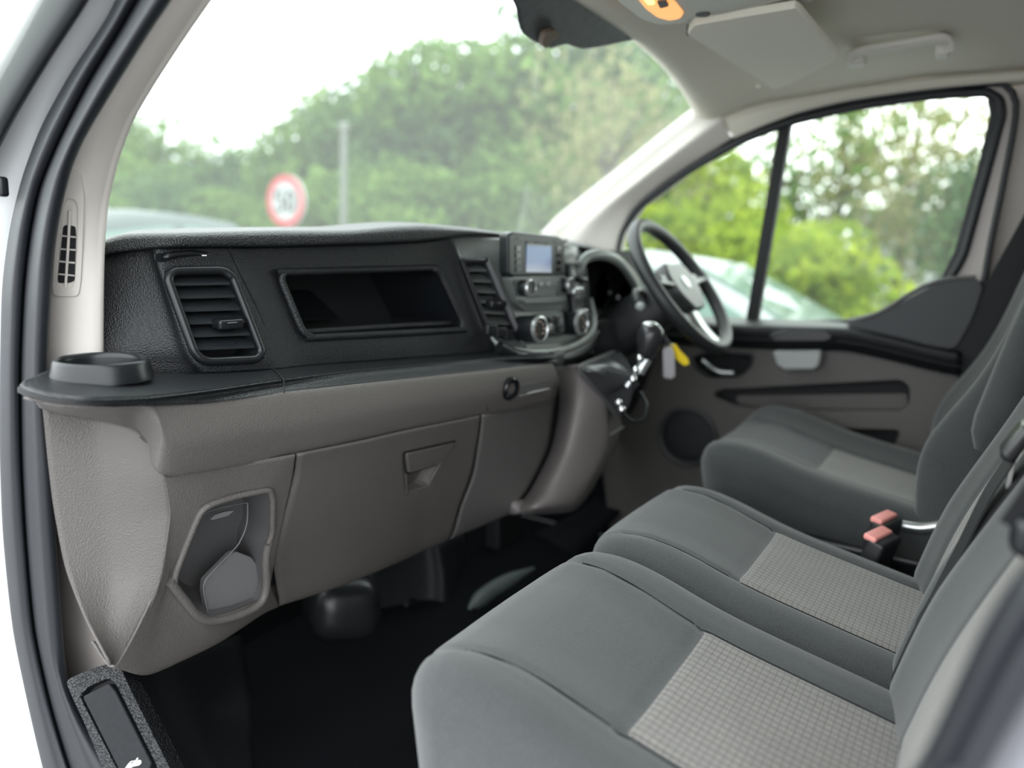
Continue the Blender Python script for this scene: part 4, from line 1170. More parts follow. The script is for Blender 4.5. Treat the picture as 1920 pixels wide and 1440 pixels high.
# ================================================================== DRIVER CONTROLS
WC = pX(1270, 540, 1.84); th = math.radians(38)
e1, e2, nn = A(1, 0, 0), A(0, math.sin(th), math.cos(th)), A(0, -math.cos(th), math.sin(th))
sw = thing('steering_wheel', 'black steering wheel in front of the driver seat', 'steering wheel', WC)
RW = .178
def wp(a, r, d=0.0): return WC + r * (math.sin(a) * e1 + math.cos(a) * e2) + nn * d
tube('rim', [wp(a, RW, .012) for a in np.linspace(0, 2 * math.pi, 73)[:-1]], .0165, mat('steering_leather', (.020, .022, .024, 1), .42, .3, 500), sw, seg=14, closed=True, flat=(1, 1))
hub = []
for a in np.linspace(0, 2 * math.pi, 33)[:-1]:
    hub.append(wp(a, .075 if math.cos(a) > -.3 else .08, .018))
plate('hub_pad', rpoly([wp(a, r, .026) for a, r in ((-1.35, .088), (-.8, .085), (0, .055), (.8, .085), (1.35, .088), (1.9, .085), (2.6, .085), (3.68, .085), (4.38, .085))], .3, 4), nn * -.035, mat('hub_black', (.05, .054, .055, 1), .35), sw, bevel=.008, bseg=3)
for a in (-1.45, 1.45):
    V, F = tubemesh(cr([wp(a, .07, .004), wp(a, .12, .004), wp(a * 1.02, .168, .010)], 12), [.026] * 5 + [.024] * 3 + [.022] * 4, 12, False, (1, .42))
    mk('spoke', V, F, mat('spoke_dark', (.05, .055, .055, 1), .3), sw, 60)
    rbox('spoke_buttons', wp(a, .105, .016), (.045, .03, .008), .004, mat('spoke_buttons', (.16, .17, .17, 1), .3), sw, basis=[e1, e2, nn])
V, F = tubemesh(cr([wp(math.pi, .07, .0), wp(math.pi, .12, .0), wp(math.pi, .165, .008)], 12), [.03] * 12, 12, False, (1, .35))
mk('spoke', V, F, SILV, sw, 60)
lathe('badge', [(.001, .0285), (.018, .028), (.02, .025)], WC, nn, mat('badge_silver', (.45, .47, .47, 1), .3, metal=.7), sw, seg=30)
# steering column
col = thing('steering_column', 'black steering column shroud with stalks below the instrument hood', 'steering column', WC - nn * .2)
def colp(x, y, d): return WC + x * e1 + y * e2 + nn * d
rows = []
for d, w, h in ((-.02, .045, .045), (-.05, .062, .058), (-.12, .065, .065), (-.22, .06, .065)):
    rows.append([colp(w * math.cos(t) * (abs(math.cos(t)) ** -.35 if abs(math.cos(t)) > .05 else 1), h * math.sin(t) - .01, d) for t in np.arange(24) * 2 * math.pi / 24])
loftrows('shroud', rows, mat('shroud_black', (.016, .017, .019, 1), .5), col, close=True, caps=True, smooth=70)
tube('stalk', [colp(-.05, .02, -.06), colp(-.10, .03, -.055), colp(-.135, .02, -.05), colp(-.15, .0, -.05)], [.008, .008, .010, .010, .011, .011, .010, .006], mat('stalk_grey', (.06, .065, .065, 1), .35), col, n=8)
sph('stalk_tip', colp(-.152, -.012, -.05), .011, mat('stalk_tip_grey', (.35, .37, .37, 1), .3), col)
tube('stalk', [colp(.05, .02, -.06), colp(.10, .03, -.055), colp(.15, .03, -.05)], .009, BLACKS, col, n=8)

# gear lever
gk = pX(1216, 632, 1.50)
gear = thing('gear_lever', 'gear lever with rounded black knob and folded gaiter on the console', 'gear lever', pX(1140, 730, 1.45))
kb = lathe('knob', [(.002, .060), (.014, .058), (.023, .050), (.027, .036), (.026, .018), (.021, .002), (.014, -.012), (.010, -.018)], gk - A(0, 0, .03), (0.02, -.12, 1), mat('knob_black', (.02, .021, .023, 1), .25), gear, seg=28, smooth=60)
sph('knob_cap', gk + A(-.002, -.002, .026), (.017, .017, .007), SILV, kb, n=8)
tube('collar', [gk - A(0, 0, .045), gk - A(.01, -.012, .075)], .012, SILV, gear, n=6)
tube('shaft', [gk - A(0, 0, .04), gk - A(.025, -.03, .105)], .007, SILV, gear, n=6)
# gaiter: crumpled pyramid from a frame on the console to the collar
fr4 = [pY(1082, 690, .685), pY(1148, 662, .735), pY(1176, 720, .70), pY(1160, 782, .655)]
apex = gk - A(.012, -.014, .085)
ringf = cr(rpoly(fr4, .12, 4), 40, True)
rows = []
for t in (0, .25, .5, .75, .92, 1.0):
    row = []
    for i, p in enumerate(ringf):
        ang = 2 * math.pi * i / 40
        q = p * (1 - t) + apex * t
        w = math.sin(math.pi * min(t * 1.15, 1))
        q = q + (p - ringf.mean(0)) * w * .16 * (.6 + .5 * math.sin(5 * ang + 4 * t)) + A(0, 0, .010 * w * math.sin(7 * ang + 2))
        if t > .9:
            q = apex + (p - ringf.mean(0)) / np.linalg.norm(p - ringf.mean(0)) * .014 + A(0, 0, .02 * (t - .9))
        row.append(q)
    rows.append(row)
loftrows('gaiter', rows, mat('gaiter_vinyl', (.045, .047, .05, 1), .24, .25, 300), gear, close=True, smooth=45)
tube('gaiter_frame', list(ringf), .006, mat('gaiter_frame_grey', (.10, .10, .10, 1), .4), gear, closed=True)
for q in ((1200, 672, 1.47), (1192, 694, 1.46), (1187, 712, 1.45), (1160, 755, 1.43), (1166, 768, 1.43)):
    sph('metal_joint', pX(*q), .008, CHROME, gear, n=8)
tube('cable', [pX(1165, 772, 1.44), pX(1185, 790, 1.46), pX(1208, 785, 1.48), pX(1212, 760, 1.5), pX(1200, 735, 1.52)], .004, BLACKS, gear, n=20)

# key ring in the ignition: yellow tag and clear fob
key = thing('key_ring', 'ignition key ring with a yellow tag and a clear plastic fob', 'keys', pX(1262, 650, 1.74))
t0 = [pX(*q, 1.74) for q in ((1254, 648), (1266, 644), (1274, 656), (1290, 672), (1293, 683), (1282, 686), (1266, 672))]
plate('yellow_tag', rpoly(t0, .25, 4), A(.004, .002, 0), YEL, key, bevel=.001)
fo = rpoly([pX(*q, 1.72) for q in ((1243, 655), (1258, 648), (1265, 662), (1266, 706), (1258, 711), (1244, 708))], .2, 4)
plate('clear_fob', fo, A(.006, .003, 0), mat('clear_plastic', (.42, .40, .42, 1), .15), key, bevel=.002)
tube('key_loop', [pX(1254, 650, 1.735) + A(0, .010 * math.cos(t), .010 * math.sin(t)) for t in np.linspace(0, 2 * math.pi, 17)[:-1]], .0013, CHROME, key, closed=True, seg=6)
tube('key_blade', [pX(1254, 644, 1.735), pX(1246, 632, 1.74), pX(1240, 622, 1.76)], .005, BLACKS, key, n=6)

# ================================================================== SEAT BELTS
belt = thing('seat_belt', 'black centre seat belt lying against the middle backrest with metal tongue', 'seat belt', pX(1664, 1308, .985))
def strap(name, path, w, t, wdir, m, parent):
    p = cr(path, 30)
    rows = []
    for i in range(30):
        tg = p[min(i + 1, 29)] - p[max(i - 1, 0)]; tg /= np.linalg.norm(tg)
        wd = np.asarray(wdir, float); wd = wd - tg * (wd @ tg); wd /= np.linalg.norm(wd)
        n = np.cross(tg, wd)
        rows.append([p[i] + wd * w * a + n * t * b for a, b in ((-.5, -.5), (.5, -.5), (.5, .5), (-.5, .5))])
    return loftrows(name, rows, m, parent, close=True, caps=True, smooth=30)
strap('webbing', [pX(1664, 1310, .985), pX(1700, 1225, .985), pX(1790, 1050, .98), pX(1850, 930, .975), pX(1900, 850, .975), pX(1960, 730, .97)], .046, .0022, (1, .10, 0), WEB, belt)
strap('webbing', [pX(1716, 1180, .985), pX(1790, 1055, .98), pX(1835, 985, .98), pX(1880, 925, .975), pX(1930, 870, .97)], .046, .0022, (1, .02, .0), WEB, belt)
rbox('tongue_grip', pX(1908, 825, .97), (.05, .016, .045), .007, mat('grip_black', (.02, .02, .022, 1), .3), belt, basis=[(1, .0, 0), (0, .9, .42), (0, -.42, .9)])
plate('tongue_blade', [pX(*q, .965) for q in ((1893, 866), (1905, 866), (1895, 916), (1884, 918))], A(.03, 0, 0), CHROME, belt, bevel=.0006)
# buckles between the seats
def buckle(name, c, label, tilt, parent_label=None):
    t = thing(name, label, 'buckle', c - A(0, 0, .1), 'seat belt buckles between the seats')
    B = [A(.94, -.30, 0), A(.30, .94, tilt), A(-.02, -tilt, 1)]
    rbox('body', c - A(0, 0, .053), (.075, .030, .105), .006, mat('buckle_black', (.014, .015, .017, 1), .45), t, n=2, basis=B)
    rbox('release_button', c + A(0, -.001, .002), (.068, .022, .011), .004, RED, t, n=2, basis=B)
    rbox('stem', c - A(0, -.01, .12), (.035, .014, .09), .005, WEB, t, n=2, basis=B)
    rbox('brand_inset', c - A(.0045, .0135, .05), (.024, .003, .018), .001, BLACKS, t, n=1, basis=B)
    return t
buckle('seat_belt_buckle', pX(1645, 1004, 1.415), 'front one of two red-topped buckles, beside the middle cushion', .25)
buckle('seat_belt_buckle', pX(1656, 972, 1.505), 'rear one of two red-topped buckles, beside the driver seat', .15)
ob = thing('outer_belt_guide', 'black rounded belt guide beside the outer passenger backrest', 'belt guide', pX(1938, 1004, .66))
rbox('guide_body', pX(1938, 1004, .66), (.03, .03, .035), .012, BLACKS, ob)

strap('webbing', [pX(1938, 1004, .66), A(.58, -.12, .02), A(.50, -.20, .26)], .046, .0022, (0, 1, .2), WEB, ob)
# ================================================================== ROOF FITTINGS
def rz(x, y, z): return pZ(x, y, z)
# sun visor
vs = thing('sun_visor', 'beige sun visor folded up against the headliner above the driver', 'sun visor', rz(1430, 100, .40))
vq = [(1288, 66, .384), (1300, 48, .388), (1490, 14, .397), (1500, 20, .396), (1570, 106, .378), (1566, 116, .376), (1482, 158, .365), (1448, 168, .362), (1440, 160, .363)]
pl0 = np.array([rz(*q) for q in vq])
cen_ = pl0.mean(0); _, _, vh = np.linalg.svd(pl0 - cen_); nrm_ = vh[2] * np.sign(vh[2][2])
pl0 = [p - nrm_ * ((p - cen_) @ nrm_) for p in pl0]
plate('visor_panel', rpoly(pl0, .2, 5), nrm_ * .014, VISOR, vs, bevel=.005, bseg=3)
tube('visor_rod', [rz(1288, 52, .404), rz(1320, 52, .405)], .005, BLACKS, vs, n=4)
rbox('visor_clip', rz(1425, 163, .378), (.03, .012, .01), .003, HEAD, vs)
lathe('visor_pivot', [(.012, 0), (.012, .012), (.006, .014), (.002, .014)], rz(1300, 52, .412), (0, 0, -1), DARK, vs, seg=20)
# overhead console with a lit lamp
oc = thing('overhead_console', 'grey overhead console with lit amber reading lamp', 'console', rz(1260, 10, .41))
og = [[(1105, -70, .425), (1200, -80, .425), (1330, -70, .425), (1480, -60, .430), (1540, -50, .432)], [(1140, -25, .408), (1215, -30, .40), (1340, -30, .40), (1470, -20, .412), (1530, -10, .425)], [(1162, 4, .404), (1225, 6, .395), (1340, 6, .398), (1450, 4, .41), (1520, 4, .424)], [(1185, 22, .406), (1232, 34, .398), (1330, 30, .400), (1440, 18, .412), (1505, 8, .424)], [(1200, 34, .418), (1240, 46, .418), (1330, 38, .422), (1430, 24, .428), (1500, 12, .430)]]
grid('console_shell', [[rz(*q) for q in row] for row in og], mat('console_light_grey', (.66, .645, .59, 1), .5), oc, k=6, solid=.003, smooth=70)
lampm = mat('lit_amber_lens', (.7, .42, .22, 1), .3, emit=(1, .36, .07, 1), estr=.22)
lens = rpoly([rz(*q, .392) for q in ((1188, -10), (1246, -12), (1268, 8), (1282, 27), (1276, 36), (1255, 40), (1232, 34), (1210, 18))], .3, 4)
plate('lamp_lens', lens, A(0, 0, .012), lampm, oc, bevel=.003)
plate('lamp_bulb_glow', rpoly([rz(*q, .3905) for q in ((1200, -8), (1222, -8), (1228, 8), (1216, 10))], .3, 4), A(0, 0, .001), mat('lamp_hot', (1, .8, .4, 1), .3, emit=(1, .55, .12, 1), estr=.6), oc)
plate('lamp_switch', rpoly([rz(*q, .389) for q in ((1232, 4), (1248, 2), (1254, 12), (1238, 16))], .2, 3), A(0, 0, .004), GREYD, oc)
lathe('console_button', [(.001, .004), (.012, .004), (.013, 0)], rz(1318, 24, .399), (0, 0, -1), GREYD, oc, seg=20)
# grab handle
gh = thing('grab_handle', 'beige folding grab handle on the roof side above the driver door', 'grab handle', pX(1690, 95, 1.84))
GM = mat('handle_beige', (.72, .69, .63, 1), .5)
hpts = [(1596, 116, 1.85), (1600, 104, 1.84), (1618, 96, 1.825), (1660, 88, 1.82), (1720, 78, 1.82), (1762, 72, 1.825), (1774, 80, 1.84), (1776, 96, 1.85)]
V, F = tubemesh(cr([pX(*q) for q in hpts], 40), .012, 10, False, (1.15, .8))
mk('grip', V, F, GM, gh, 60)
rbox('handle_foot', pX(1606, 110, 1.865), (.05, .036, .03), .008, GM, gh)
rbox('handle_foot', pX(1769, 88, 1.865), (.05, .026, .04), .008, GM, gh)

# ================================================================== FOOTWELL
fb = thing('floor_tunnel_trim', 'black footwell side panel with rounded edge under the glovebox', 'footwell panel', (1.3, 1.1, FLZ))
g_ = [[(690, 1040, 1.20), (790, 1000, 1.15), (822, 1020, 1.11), (840, 1010, 1.13), (870, 1000, 1.2)], [(690, 1110, 1.20), (800, 1080, 1.13), (832, 1085, 1.09), (848, 1085, 1.11), (880, 1080, 1.2)], [(700, 1180, 1.20), (800, 1165, 1.12), (830, 1160, 1.08), (846, 1160, 1.10), (880, 1150, 1.2)], [(700, 1225, 1.19), (790, 1245, 1.10), (812, 1255, 1.06), (830, 1250, 1.08), (870, 1230, 1.18)]]
gg, _ = grid('side_panel', [[pY(*q) for q in row] for row in g_], mat('footwell_black', (.022, .023, .026, 1), .5), fb, k=6, solid=.004)
lathe('panel_stud', [(.001, .004), (.02, .003), (.024, 0)], pY(772, 1140, 1.14), (-.3, -1, .1), BLACKS, fb, seg=24)
pt = thing('floor_shape', 'pale grey-green rounded shape on the dark floor below the console', 'cover', pZ(950, 1090, -.90))
tube('pale_tube', [pZ(880, 1140, -.86), pZ(920, 1108, -.87), pZ(960, 1085, -.87), pZ(1000, 1066, -.87)], [.004, .010, .016, .019, .020, .020, .020, .020, .020, .019, .018, .016, .013, .010, .007, .004], mat('pale_grey_green', (.10, .125, .118, 1), .6), pt, n=16)  # tapered pale grey-green tube just above the floor
tp_ = thing('tunnel_post', 'black upright bracket in the footwell below the console', 'bracket', pY(955, 1050, 1.2))
plate('post', [pY(*q, 1.15) for q in ((935, 960), (978, 960), (975, 1062), (962, 1070), (935, 1045))], A(0, .05, 0), mat('post_black', (.03, .03, .032, 1), .5), tp_, bevel=.008)
dm = thing('pedal_box', 'black tunnel moulding in the driver footwell', 'footwell panel', pZ(1160, 900, -.85))
grid('tunnel_cover', [[pZ(1000, 1000, -.80), pZ(1080, 960, -.80), pZ(1150, 900, -.80), pZ(1190, 850, -.78)], [pZ(1080, 1040, -.80), pZ(1120, 1000, -.80), pZ(1190, 930, -.80), pZ(1230, 890, -.80)]], MATB, dm, k=4, solid=.01)

# ================================================================== OUTSIDE
GZ = -1.5
def leafmat(name, c1, c2):
    m = bpy.data.materials.new(name); m.use_nodes = True
    nt = m.node_tree; nt.nodes.clear()
    out = nt.nodes.new('ShaderNodeOutputMaterial')
    tc = nt.nodes.new('ShaderNodeTexCoord'); nz = nt.nodes.new('ShaderNodeTexNoise')
    nz.inputs['Scale'].default_value = 3.5; nz.inputs['Detail'].default_value = 3
    nt.links.new(tc.outputs['Object'], nz.inputs['Vector'])
    rp = nt.nodes.new('ShaderNodeValToRGB')
    rp.color_ramp.elements[0].position = .35; rp.color_ramp.elements[0].color = c1
    rp.color_ramp.elements[1].position = .68; rp.color_ramp.elements[1].color = c2
    nt.links.new(nz.outputs['Fac'], rp.inputs['Fac'])
    df = nt.nodes.new('ShaderNodeBsdfDiffuse'); tl = nt.nodes.new('ShaderNodeBsdfTranslucent')
    nt.links.new(rp.outputs[0], df.inputs['Color']); nt.links.new(rp.outputs[0], tl.inputs['Color'])
    mx = nt.nodes.new('ShaderNodeMixShader'); mx.inputs[0].default_value = .4
    nt.links.new(df.outputs[0], mx.inputs[1]); nt.links.new(tl.outputs[0], mx.inputs[2])
    nt.links.new(mx.outputs[0], out.inputs['Surface'])
    return m
LEAF = [leafmat('leaf_mid', (.09, .16, .045, 1), (.21, .33, .09, 1)), leafmat('leaf_dark', (.06, .115, .05, 1), (.14, .23, .09, 1)),
        leafmat('leaf_olive', (.17, .18, .075, 1), (.34, .33, .16, 1)), leafmat('leaf_bright', (.13, .21, .03, 1), (.42, .50, .05, 1))]
BARK = mat('bark', (.09, .075, .06, 1), .9, .6, 30)

def crown_mesh(name, seed, n, blobs, leaf, sparse=.0, stretch=(1, 1, 1)):
    g = np.random.default_rng(seed)
    cen = []
    while len(cen) < blobs:
        p = g.uniform(-1, 1, 3)
        if np.linalg.norm(p) < .82: cen.append(p * A(*stretch) * .72)
    cen = np.array(cen)
    rad = g.uniform(.22, .40, blobs)
    w = rad ** 2; w /= w.sum()
    idx = g.choice(blobs, n, p=w)
    d = g.normal(size=(n, 3)); d /= np.linalg.norm(d, axis=1)[:, None]
    rr = rad[idx] * (1 - .55 * g.random(n) ** 1.6)
    P = cen[idx] + d * rr[:, None]
    # leaf frame: normal near the outward direction, shuffled
    nr = d + .9 * g.normal(size=(n, 3)); nr /= np.linalg.norm(nr, axis=1)[:, None]
    t = np.cross(nr, g.normal(size=(n, 3))); t /= np.linalg.norm(t, axis=1)[:, None]
    b = np.cross(nr, t)
    L = leaf * g.uniform(.6, 1.3, n)[:, None]
    P = P / np.percentile(np.abs(P), 99.6, axis=0)
    v = np.stack([P - t * L, P + b * L * .45 + nr * L * .1, P + t * L, P - b * L * .45 + nr * L * .1], 1).reshape(-1, 3)
    me = bpy.data.meshes.new(name)
    f = np.arange(4 * n).reshape(-1, 4)
    me.from_pydata(v.tolist(), [], f.tolist())
    me.update()
    return me
CR = [crown_mesh('crown_a', 1, 9000, 26, .055), crown_mesh('crown_b', 2, 9000, 30, .05), crown_mesh('crown_c', 3, 2300, 24, .05), crown_mesh('crown_d', 5, 7000, 22, .06, stretch=(1, 1, 1.1)), crown_mesh('crown_e', 8, 1200, 13, .06)]

def tree(x, ytop, dist, rad, mesh, m, label, group, ybot=None, name='tree', trunk=True, sz=None, cat='tree'):
    """x, ytop in pixels give bearing and height at the given distance"""
    q = pD(x, ytop, dist)
    top = q[2]
    base = pD(x, 420, dist); base[2] = GZ
    H = top - GZ
    t = thing(name, label, cat, base, group)
    hz = sz if sz else min((H - .3) / 1.9, rad * 1.5)
    me = CR[mesh].copy()
    me.materials.append(m)
    c = bpy.data.objects.new('crown', me)
    COL.objects.link(c)
    c.parent = t
    c.location = (0, 0, H - hz * .98)
    c.rotation_euler = (0, 0, random.uniform(0, 6.28))
    c.scale = (rad, rad, hz)
    if trunk:
        V, F = tubemesh(cr([A(0, 0, 0), A(.05, .03, H * .35), A(-.03, .06, H * .7), A(0, 0, H * .9)], 10) + A(base[0], base[1], GZ), np.linspace(.035 * H ** .8, .012, 10), 8)
        mk('trunk', V, F, BARK, t, 60)
        for k in range(5):
            a = random.uniform(0, 6.28); z0 = H * random.uniform(.35, .65)
            e = A(math.cos(a) * rad * .55, math.sin(a) * rad * .55, min(z0 + hz * random.uniform(.3, .7), H - hz * .5))
            V, F = tubemesh(cr([A(0, 0, z0), e * .5 + A(0, 0, z0) * .5, e], 6) + A(base[0], base[1], GZ), np.linspace(.018 * H ** .8, .006, 6), 6)
            mk('branch', V, F, BARK, t, 60)
    return t
gW, gS, gB = 'trees beyond the windscreen', 'trees beyond the driver window', 'shrubs under the trees'
tree(215, 235, 19, 1.9, 0, LEAF[0], 'small round mid-green tree beside the cream pillar trim', gW)
tree(310, 200, 21, 2.2, 1, LEAF[0], 'mid-green tree standing behind the parked dark car', gW)
tree(405, 262, 20, 1.8, 3, LEAF[1], 'darker tree between the parked car and the speed sign', gW)
tree(505, 262, 24, 1.6, 2, LEAF[0], 'thin loose tree with sky gaps just behind the speed sign', gW)
tree(640, 150, 18, 2.0, 1, LEAF[0], 'leafy tree directly behind the lamp post', gW)
tree(760, 60, 17, 2.5, 0, LEAF[1], 'tall dark tree on the wheel side of the lamp post', gW)
tree(905, -10, 16, 2.6, 3, LEAF[0], 'tall broad tree above the middle of the dashboard', gW)
tree(1060, -40, 18, 2.8, 1, LEAF[1], 'tall dark green tree behind the mirror patch', gW)
tree(1135, 85, 11, 1.3, 2, LEAF[2], 'olive weeping tree hanging between windscreen patch and pillar', gW, sz=1.7)
tree(1230, 90, 15, 2.1, 2, LEAF[0], 'loose tree with bright sky gaps beside the driver pillar', gW)
tree(1310, 255, 13, 1.25, 3, LEAF[3], 'bright green tree between wheel and window bar', gS)
tree(1440, 190, 15, 1.5, 4, LEAF[0], 'thin tree behind the window bar', gS)
tree(1575, 90, 16, 2.2, 4, LEAF[0], 'open tree with bare branches and sky gaps in the driver window', gS)
tree(1700, 130, 15, 1.8, 4, LEAF[2], 'olive open tree above the parked silver car', gS, sz=1.7)
tree(1810, 150, 13, 1.7, 2, LEAF[2], 'olive tree by the rear edge of the driver window', gS, sz=1.5)
tree(1930, 190, 12, 1.2, 0, LEAF[1], 'dark tree at the rear pillar of the driver window', gS)
for x, yt, d, r, k, l in ((200, 330, 15, 1.6, 0, 0), (330, 320, 16, 1.7, 1, 1), (450, 330, 16, 1.6, 3, 0), (580, 330, 17, 1.6, 0, 1), (700, 300, 14, 1.7, 1, 0), (820, 290, 13, 1.6, 3, 0),
                            (930, 290, 13, 1.6, 0, 0), (1040, 290, 12.5, 1.6, 1, 0), (1150, 300, 12, 1.5, 3, 0)):
    tree(x, yt, d, r, k, LEAF[l], 'low leafy shrub under the trees beyond the dashboard', gB, name='shrub', trunk=False, sz=1.25, cat='shrub')
for x, yt, d, r, k, l in ((1250, 350, 10, 1.2, 3, 3), (1340, 355, 9.5, 1.2, 1, 3), (1440, 365, 9.5, 1.2, 0, 3), (1530, 375, 9, 1.1, 3, 3)):
    tree(x, yt, d, r, k, LEAF[l], 'bright yellow-green shrub behind the parked silver car', 'bright shrubs behind the silver car', name='shrub', trunk=False, sz=1.15, cat='shrub')
# hedge closing the view at the far edge of the car park
hg = np.random.default_rng(21)
hp0 = pD(700, 420, 29.0)
hd = thing('hedge', 'long dark green hedge closing the view behind all the trees', 'hedge', (hp0[0], hp0[1], GZ))
nh = 26000
bx = hg.uniform(60, 1480, nh)
rows = np.array([pD(v, 420, 29.0 + 3 * w) for v, w in zip(bx[:nh], hg.random(nh))])
hz = GZ + 2.3 * hg.random(nh) ** .8 + .25 * np.sin(bx * .03)
P = np.stack([rows[:, 0], rows[:, 1], hz], 1)
tt = hg.normal(size=(nh, 3)); tt /= np.linalg.norm(tt, axis=1)[:, None]
bb_ = np.cross(tt, hg.normal(size=(nh, 3))); bb_ /= np.linalg.norm(bb_, axis=1)[:, None]
v = np.stack([P - tt * .22, P + bb_ * .11, P + tt * .22, P - bb_ * .11], 1).reshape(-1, 3)
ho = mk('foliage', v, np.arange(4 * nh).reshape(-1, 4).tolist(), LEAF[1], hd, 0)
ho['kind'] = 'stuff'

# speed limit sign
sp_c = pD(535, 377, 9.2)
sg = thing('speed_limit_sign', 'round white sign with red ring reading 50 on a grey post', 'road sign', (sp_c[0], sp_c[1], GZ))
fwd_ = -sp_c / np.linalg.norm(sp_c[:2]); fwd_[2] = 0
ang = math.radians(46)
nS = A(fwd_[0] * math.cos(ang) + fwd_[1] * math.sin(ang), -fwd_[0] * math.sin(ang) + fwd_[1] * math.cos(ang), 0); nS /= np.linalg.norm(nS)
eS = np.cross(A(0, 0, 1), nS)
RED2 = mat('sign_red', (.38, .03, .035, 1), .4); SWH = mat('sign_white', (.36, .38, .37, 1), .4); SBK = mat('sign_black', (.02, .02, .02, 1), .4)
RS = .29
lathe('sign_plate', [(.001, .0), (RS, 0), (RS, -.03), (.001, -.03)], sp_c, nS, mat('sign_back_grey', (.4, .42, .42, 1), .5), sg, seg=40)
lathe('sign_face', [(.001, .003), (RS * .80, .003), (RS * .80, .001)], sp_c, nS, SWH, sg, seg=40)
lathe('red_ring', [(RS * .72, .0045), (RS * .99, .0045), (RS * .99, .0), (RS * .72, .0)], sp_c, nS, RED2, sg, seg=40, caps=False)
def sgp(u, v): return sp_c + eS * u * RS - A(0, 0, -1) * v * RS + nS * .005
def strokes(name, pts): 
    tube(name, [sgp(u, v) for u, v in pts], .017, SBK, sg, seg=6)
strokes('numeral', [(-.08, .36), (-.46, .36), (-.48, .05), (-.24, .09), (-.08, -.06), (-.11, -.27), (-.28, -.37), (-.50, -.28)])
strokes('numeral', [(.29 + .20 * math.cos(t), .36 * math.sin(t)) for t in np.linspace(0, 2 * math.pi, 17)])
tube('sign_post', [A(sp_c[0], sp_c[1], GZ) - nS * .06, A(sp_c[0], sp_c[1], sp_c[2] + .2) - nS * .06], .035, mat('post_grey', (.35, .36, .36, 1), .5), sg, n=4)

# lamp post
lp_b = pD(645, 330, 11.2)
lpz = pD(645, 246, 11.2)[2]
lpt = thing('lamp_post', 'slim pale grey lamp post in front of the trees', 'lamp post', (lp_b[0], lp_b[1], GZ))
PM = mat('galvanised_pale', (.13, .145, .12, 1), .5)
tube('post', [A(lp_b[0], lp_b[1], GZ), A(lp_b[0], lp_b[1], GZ + 1), A(lp_b[0], lp_b[1], lpz)], [.06, .055, .045], PM, lpt)
rbox('lantern', A(lp_b[0], lp_b[1], lpz + .05), (.12, .12, .14), .04, PM, lpt)

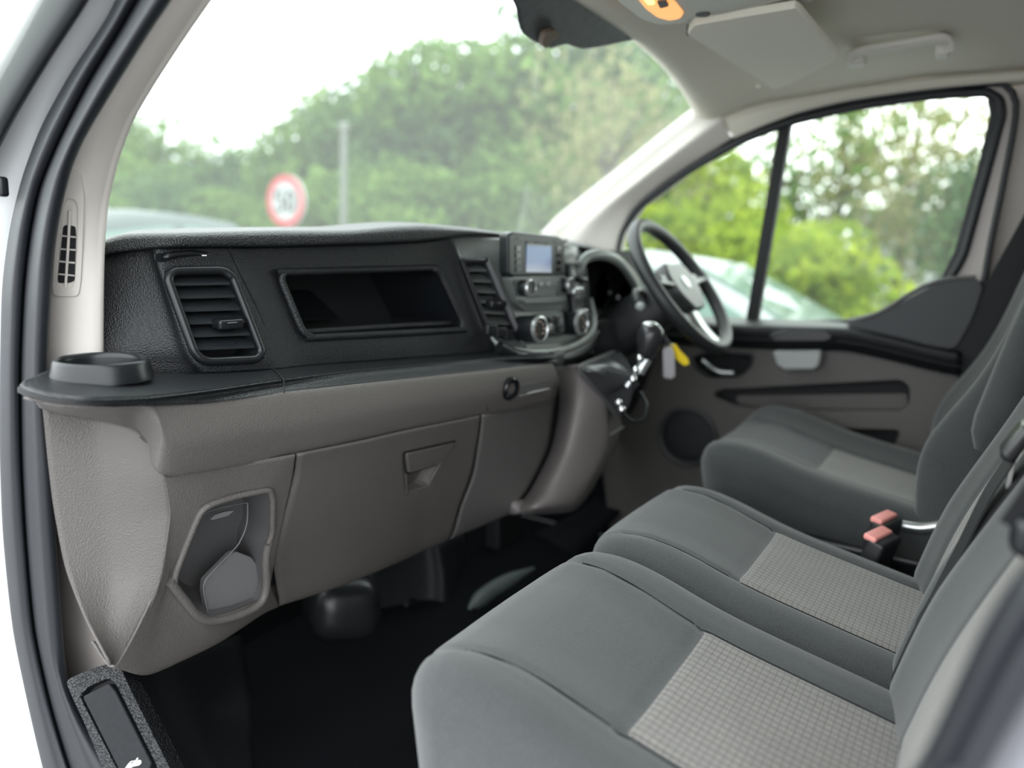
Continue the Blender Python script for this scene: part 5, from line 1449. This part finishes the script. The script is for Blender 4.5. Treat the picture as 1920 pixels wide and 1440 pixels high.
# parked cars
def car(name, label, loc, rotz, paint, H=1.46, L=4.3, W=1.75):
    t = thing(name, label, 'car', (loc[0], loc[1], GZ), 'parked cars outside')
    c, s = math.cos(rotz), math.sin(rotz)
    def T(p): return A(loc[0] + c * p[0] - s * p[1], loc[1] + s * p[0] + c * p[1], GZ + p[2])
    k = H / 1.46
    # lower body: sections along the length
    st = [(-2.13, .42, .80, .62), (-2.05, .30, .92, .78), (-1.7, .25, .97, .86), (-1.0, .22, .98, .875), (0, .22, .97, .88), (.9, .22, .95, .875), (1.4, .24, .88, .85), (1.85, .28, .78, .78), (2.1, .36, .66, .62)]
    rows = []
    for x, z0, z1, w in st:
        w = w * W / 1.75; x = x * L / 4.3; z1 = z1 * k
        rows.append([T(A(x, yy * w, zz)) for yy, zz in ((-.92, z0), (-1, z0 + .15), (-1, z1 - .22), (-.95, z1 - .06), (-.8, z1), (0, z1 + .02), (.8, z1), (.95, z1 - .06), (1, z1 - .22), (1, z0 + .15), (.92, z0))])
    loftrows('body', rows, paint, t, close=True, caps=True, smooth=50)
    gs = [(-1.95, .92, .93, .70), (-1.55, .95, 1.20, .64), (-1.15, .95, 1.37, .60), (-.6, .95, 1.44, .585), (-.1, .95, 1.455, .58), (.3, .95, 1.42, .585), (.75, .95, 1.22, .63), (1.2, .93, .96, .70)]
    rows = []
    for x, z0, z1, w in gs:
        w = w * W / 1.75; x = x * L / 4.3
        wb = .80 * W / 1.75
        z0, z1 = z0 * k, z1 * k
        rows.append([T(A(x, yy, zz)) for yy, zz in ((-wb, z0), (-w - .02, z1 - .07), (-w + .04, z1 - .015), (0, z1 + .012), (w - .04, z1 - .015), (w + .02, z1 - .07), (wb, z0))])
    loftrows('cabin', rows, paint, t, caps=False, smooth=60)
    CG = mat('car_glass_' + name, (.10, .17, .145, 1), .08)
    # side glass on both sides, screens front and rear
    for sd in (-1, 1):
        for seg_ in (((-1.45, 1.0, 1.16), (-1.1, 1.0, 1.30), (-.35, 1.0, 1.375), (-.35, 1.0, 1.0)), ((-.27, 1.0, 1.0), (-.27, 1.0, 1.378), (.28, 1.0, 1.35), (.95, 1.0, 1.04), (.95, 1.0, 1.0))):
            pts = []
            for x, _, z in seg_:
                z = z * k; f = (z - .95 * k) / (.43 * k)
                y = sd * (.80 * (1 - f) + .60 * f) * W / 1.75 + sd * .022
                pts.append(T(A(x * L / 4.3, y, z)))
            n = T(A(0, -sd * .012, 0)) - T(A(0, 0, 0))
            plate('side_window', rpoly(pts, .12, 3), n, CG, t)
    for x0, z0, x1, z1, nm in ((1.22, .97, .36, 1.40, 'front_screen'), (-1.93, .96, -1.2, 1.36, 'rear_screen')):
        e = .03 if x0 > 0 else -.03
        pts = [T(A(x0 * L / 4.3 + e, -.66, z0 * k)), T(A(x0 * L / 4.3 + e, .66, z0 * k)), T(A(x1 * L / 4.3 + e, .50, z1 * k)), T(A(x1 * L / 4.3 + e, -.50, z1 * k))]
        plate(nm, pts, T(A(-e * .5, 0, -.01)) - T(A(0, 0, 0)), CG, t)
    TY = mat('tyre_' + name, (.015, .015, .015, 1), .8)
    for x in (-1.3, 1.32):
        for sd in (-1, 1):
            w_ = lathe('wheel', [(.12, .01), (.20, .0), (.30, .0), (.315, -.02), (.315, -.18), (.29, -.2)], T(A(x, sd * (W / 2 - .005), .315)), T(A(0, sd, 0)) - T(A(0, 0, 0)), TY, t, seg=28)
            lathe('hub', [(.001, .012), (.12, .012), (.2, .004), (.2, -.02)], T(A(x, sd * (W / 2 - .005), .315)), T(A(0, sd, 0)) - T(A(0, 0, 0)), SILV, w_, seg=20)
    return t
cpos = pX(1318, 480, 5.0)
car('parked_car', 'silver-white parked car seen through the driver window', (5.0, 1.85), math.radians(-90), mat('silver_white_paint', (.30, .325, .325, 1), .4), H=1.47)
cp = pD(270, 404, 6.6)
car('parked_car', 'dark green-grey parked car beyond the dashboard end', (cp[0], cp[1]), math.radians(10), mat('dark_paint', (.05, .07, .065, 1), .5), H=1.60)
# pale building behind the trees on the driver side
pb = pD(1700, 470, 21.0)
bd = thing('pale_building', 'pale low building behind the trees in the driver window', 'building', (pb[0], pb[1], GZ))
def bb(nm, lo, hi, m): return boxo(nm, A(pb[0], pb[1], GZ) + A(*lo), A(pb[0], pb[1], GZ) + A(*hi), m, bd)
bb('wall', (-2.0, -1.6, 0), (2.0, 1.0, 2.3), mat('pale_render', (.36, .38, .36, 1), .8))
bb('roof', (-2.1, -1.7, 2.3), (2.1, 1.1, 2.45), mat('roof_grey', (.4, .4, .4, 1), .8))
bb('garage_door', (-2.03, -.9, 0), (-2.0, .5, 1.9), mat('garage_white', (.40, .42, .41, 1), .6))
bb('timber_base', (-2.06, -1.6, 0), (-2.03, -.95, .9), mat('yellow_timber', (.55, .42, .2, 1), .7))
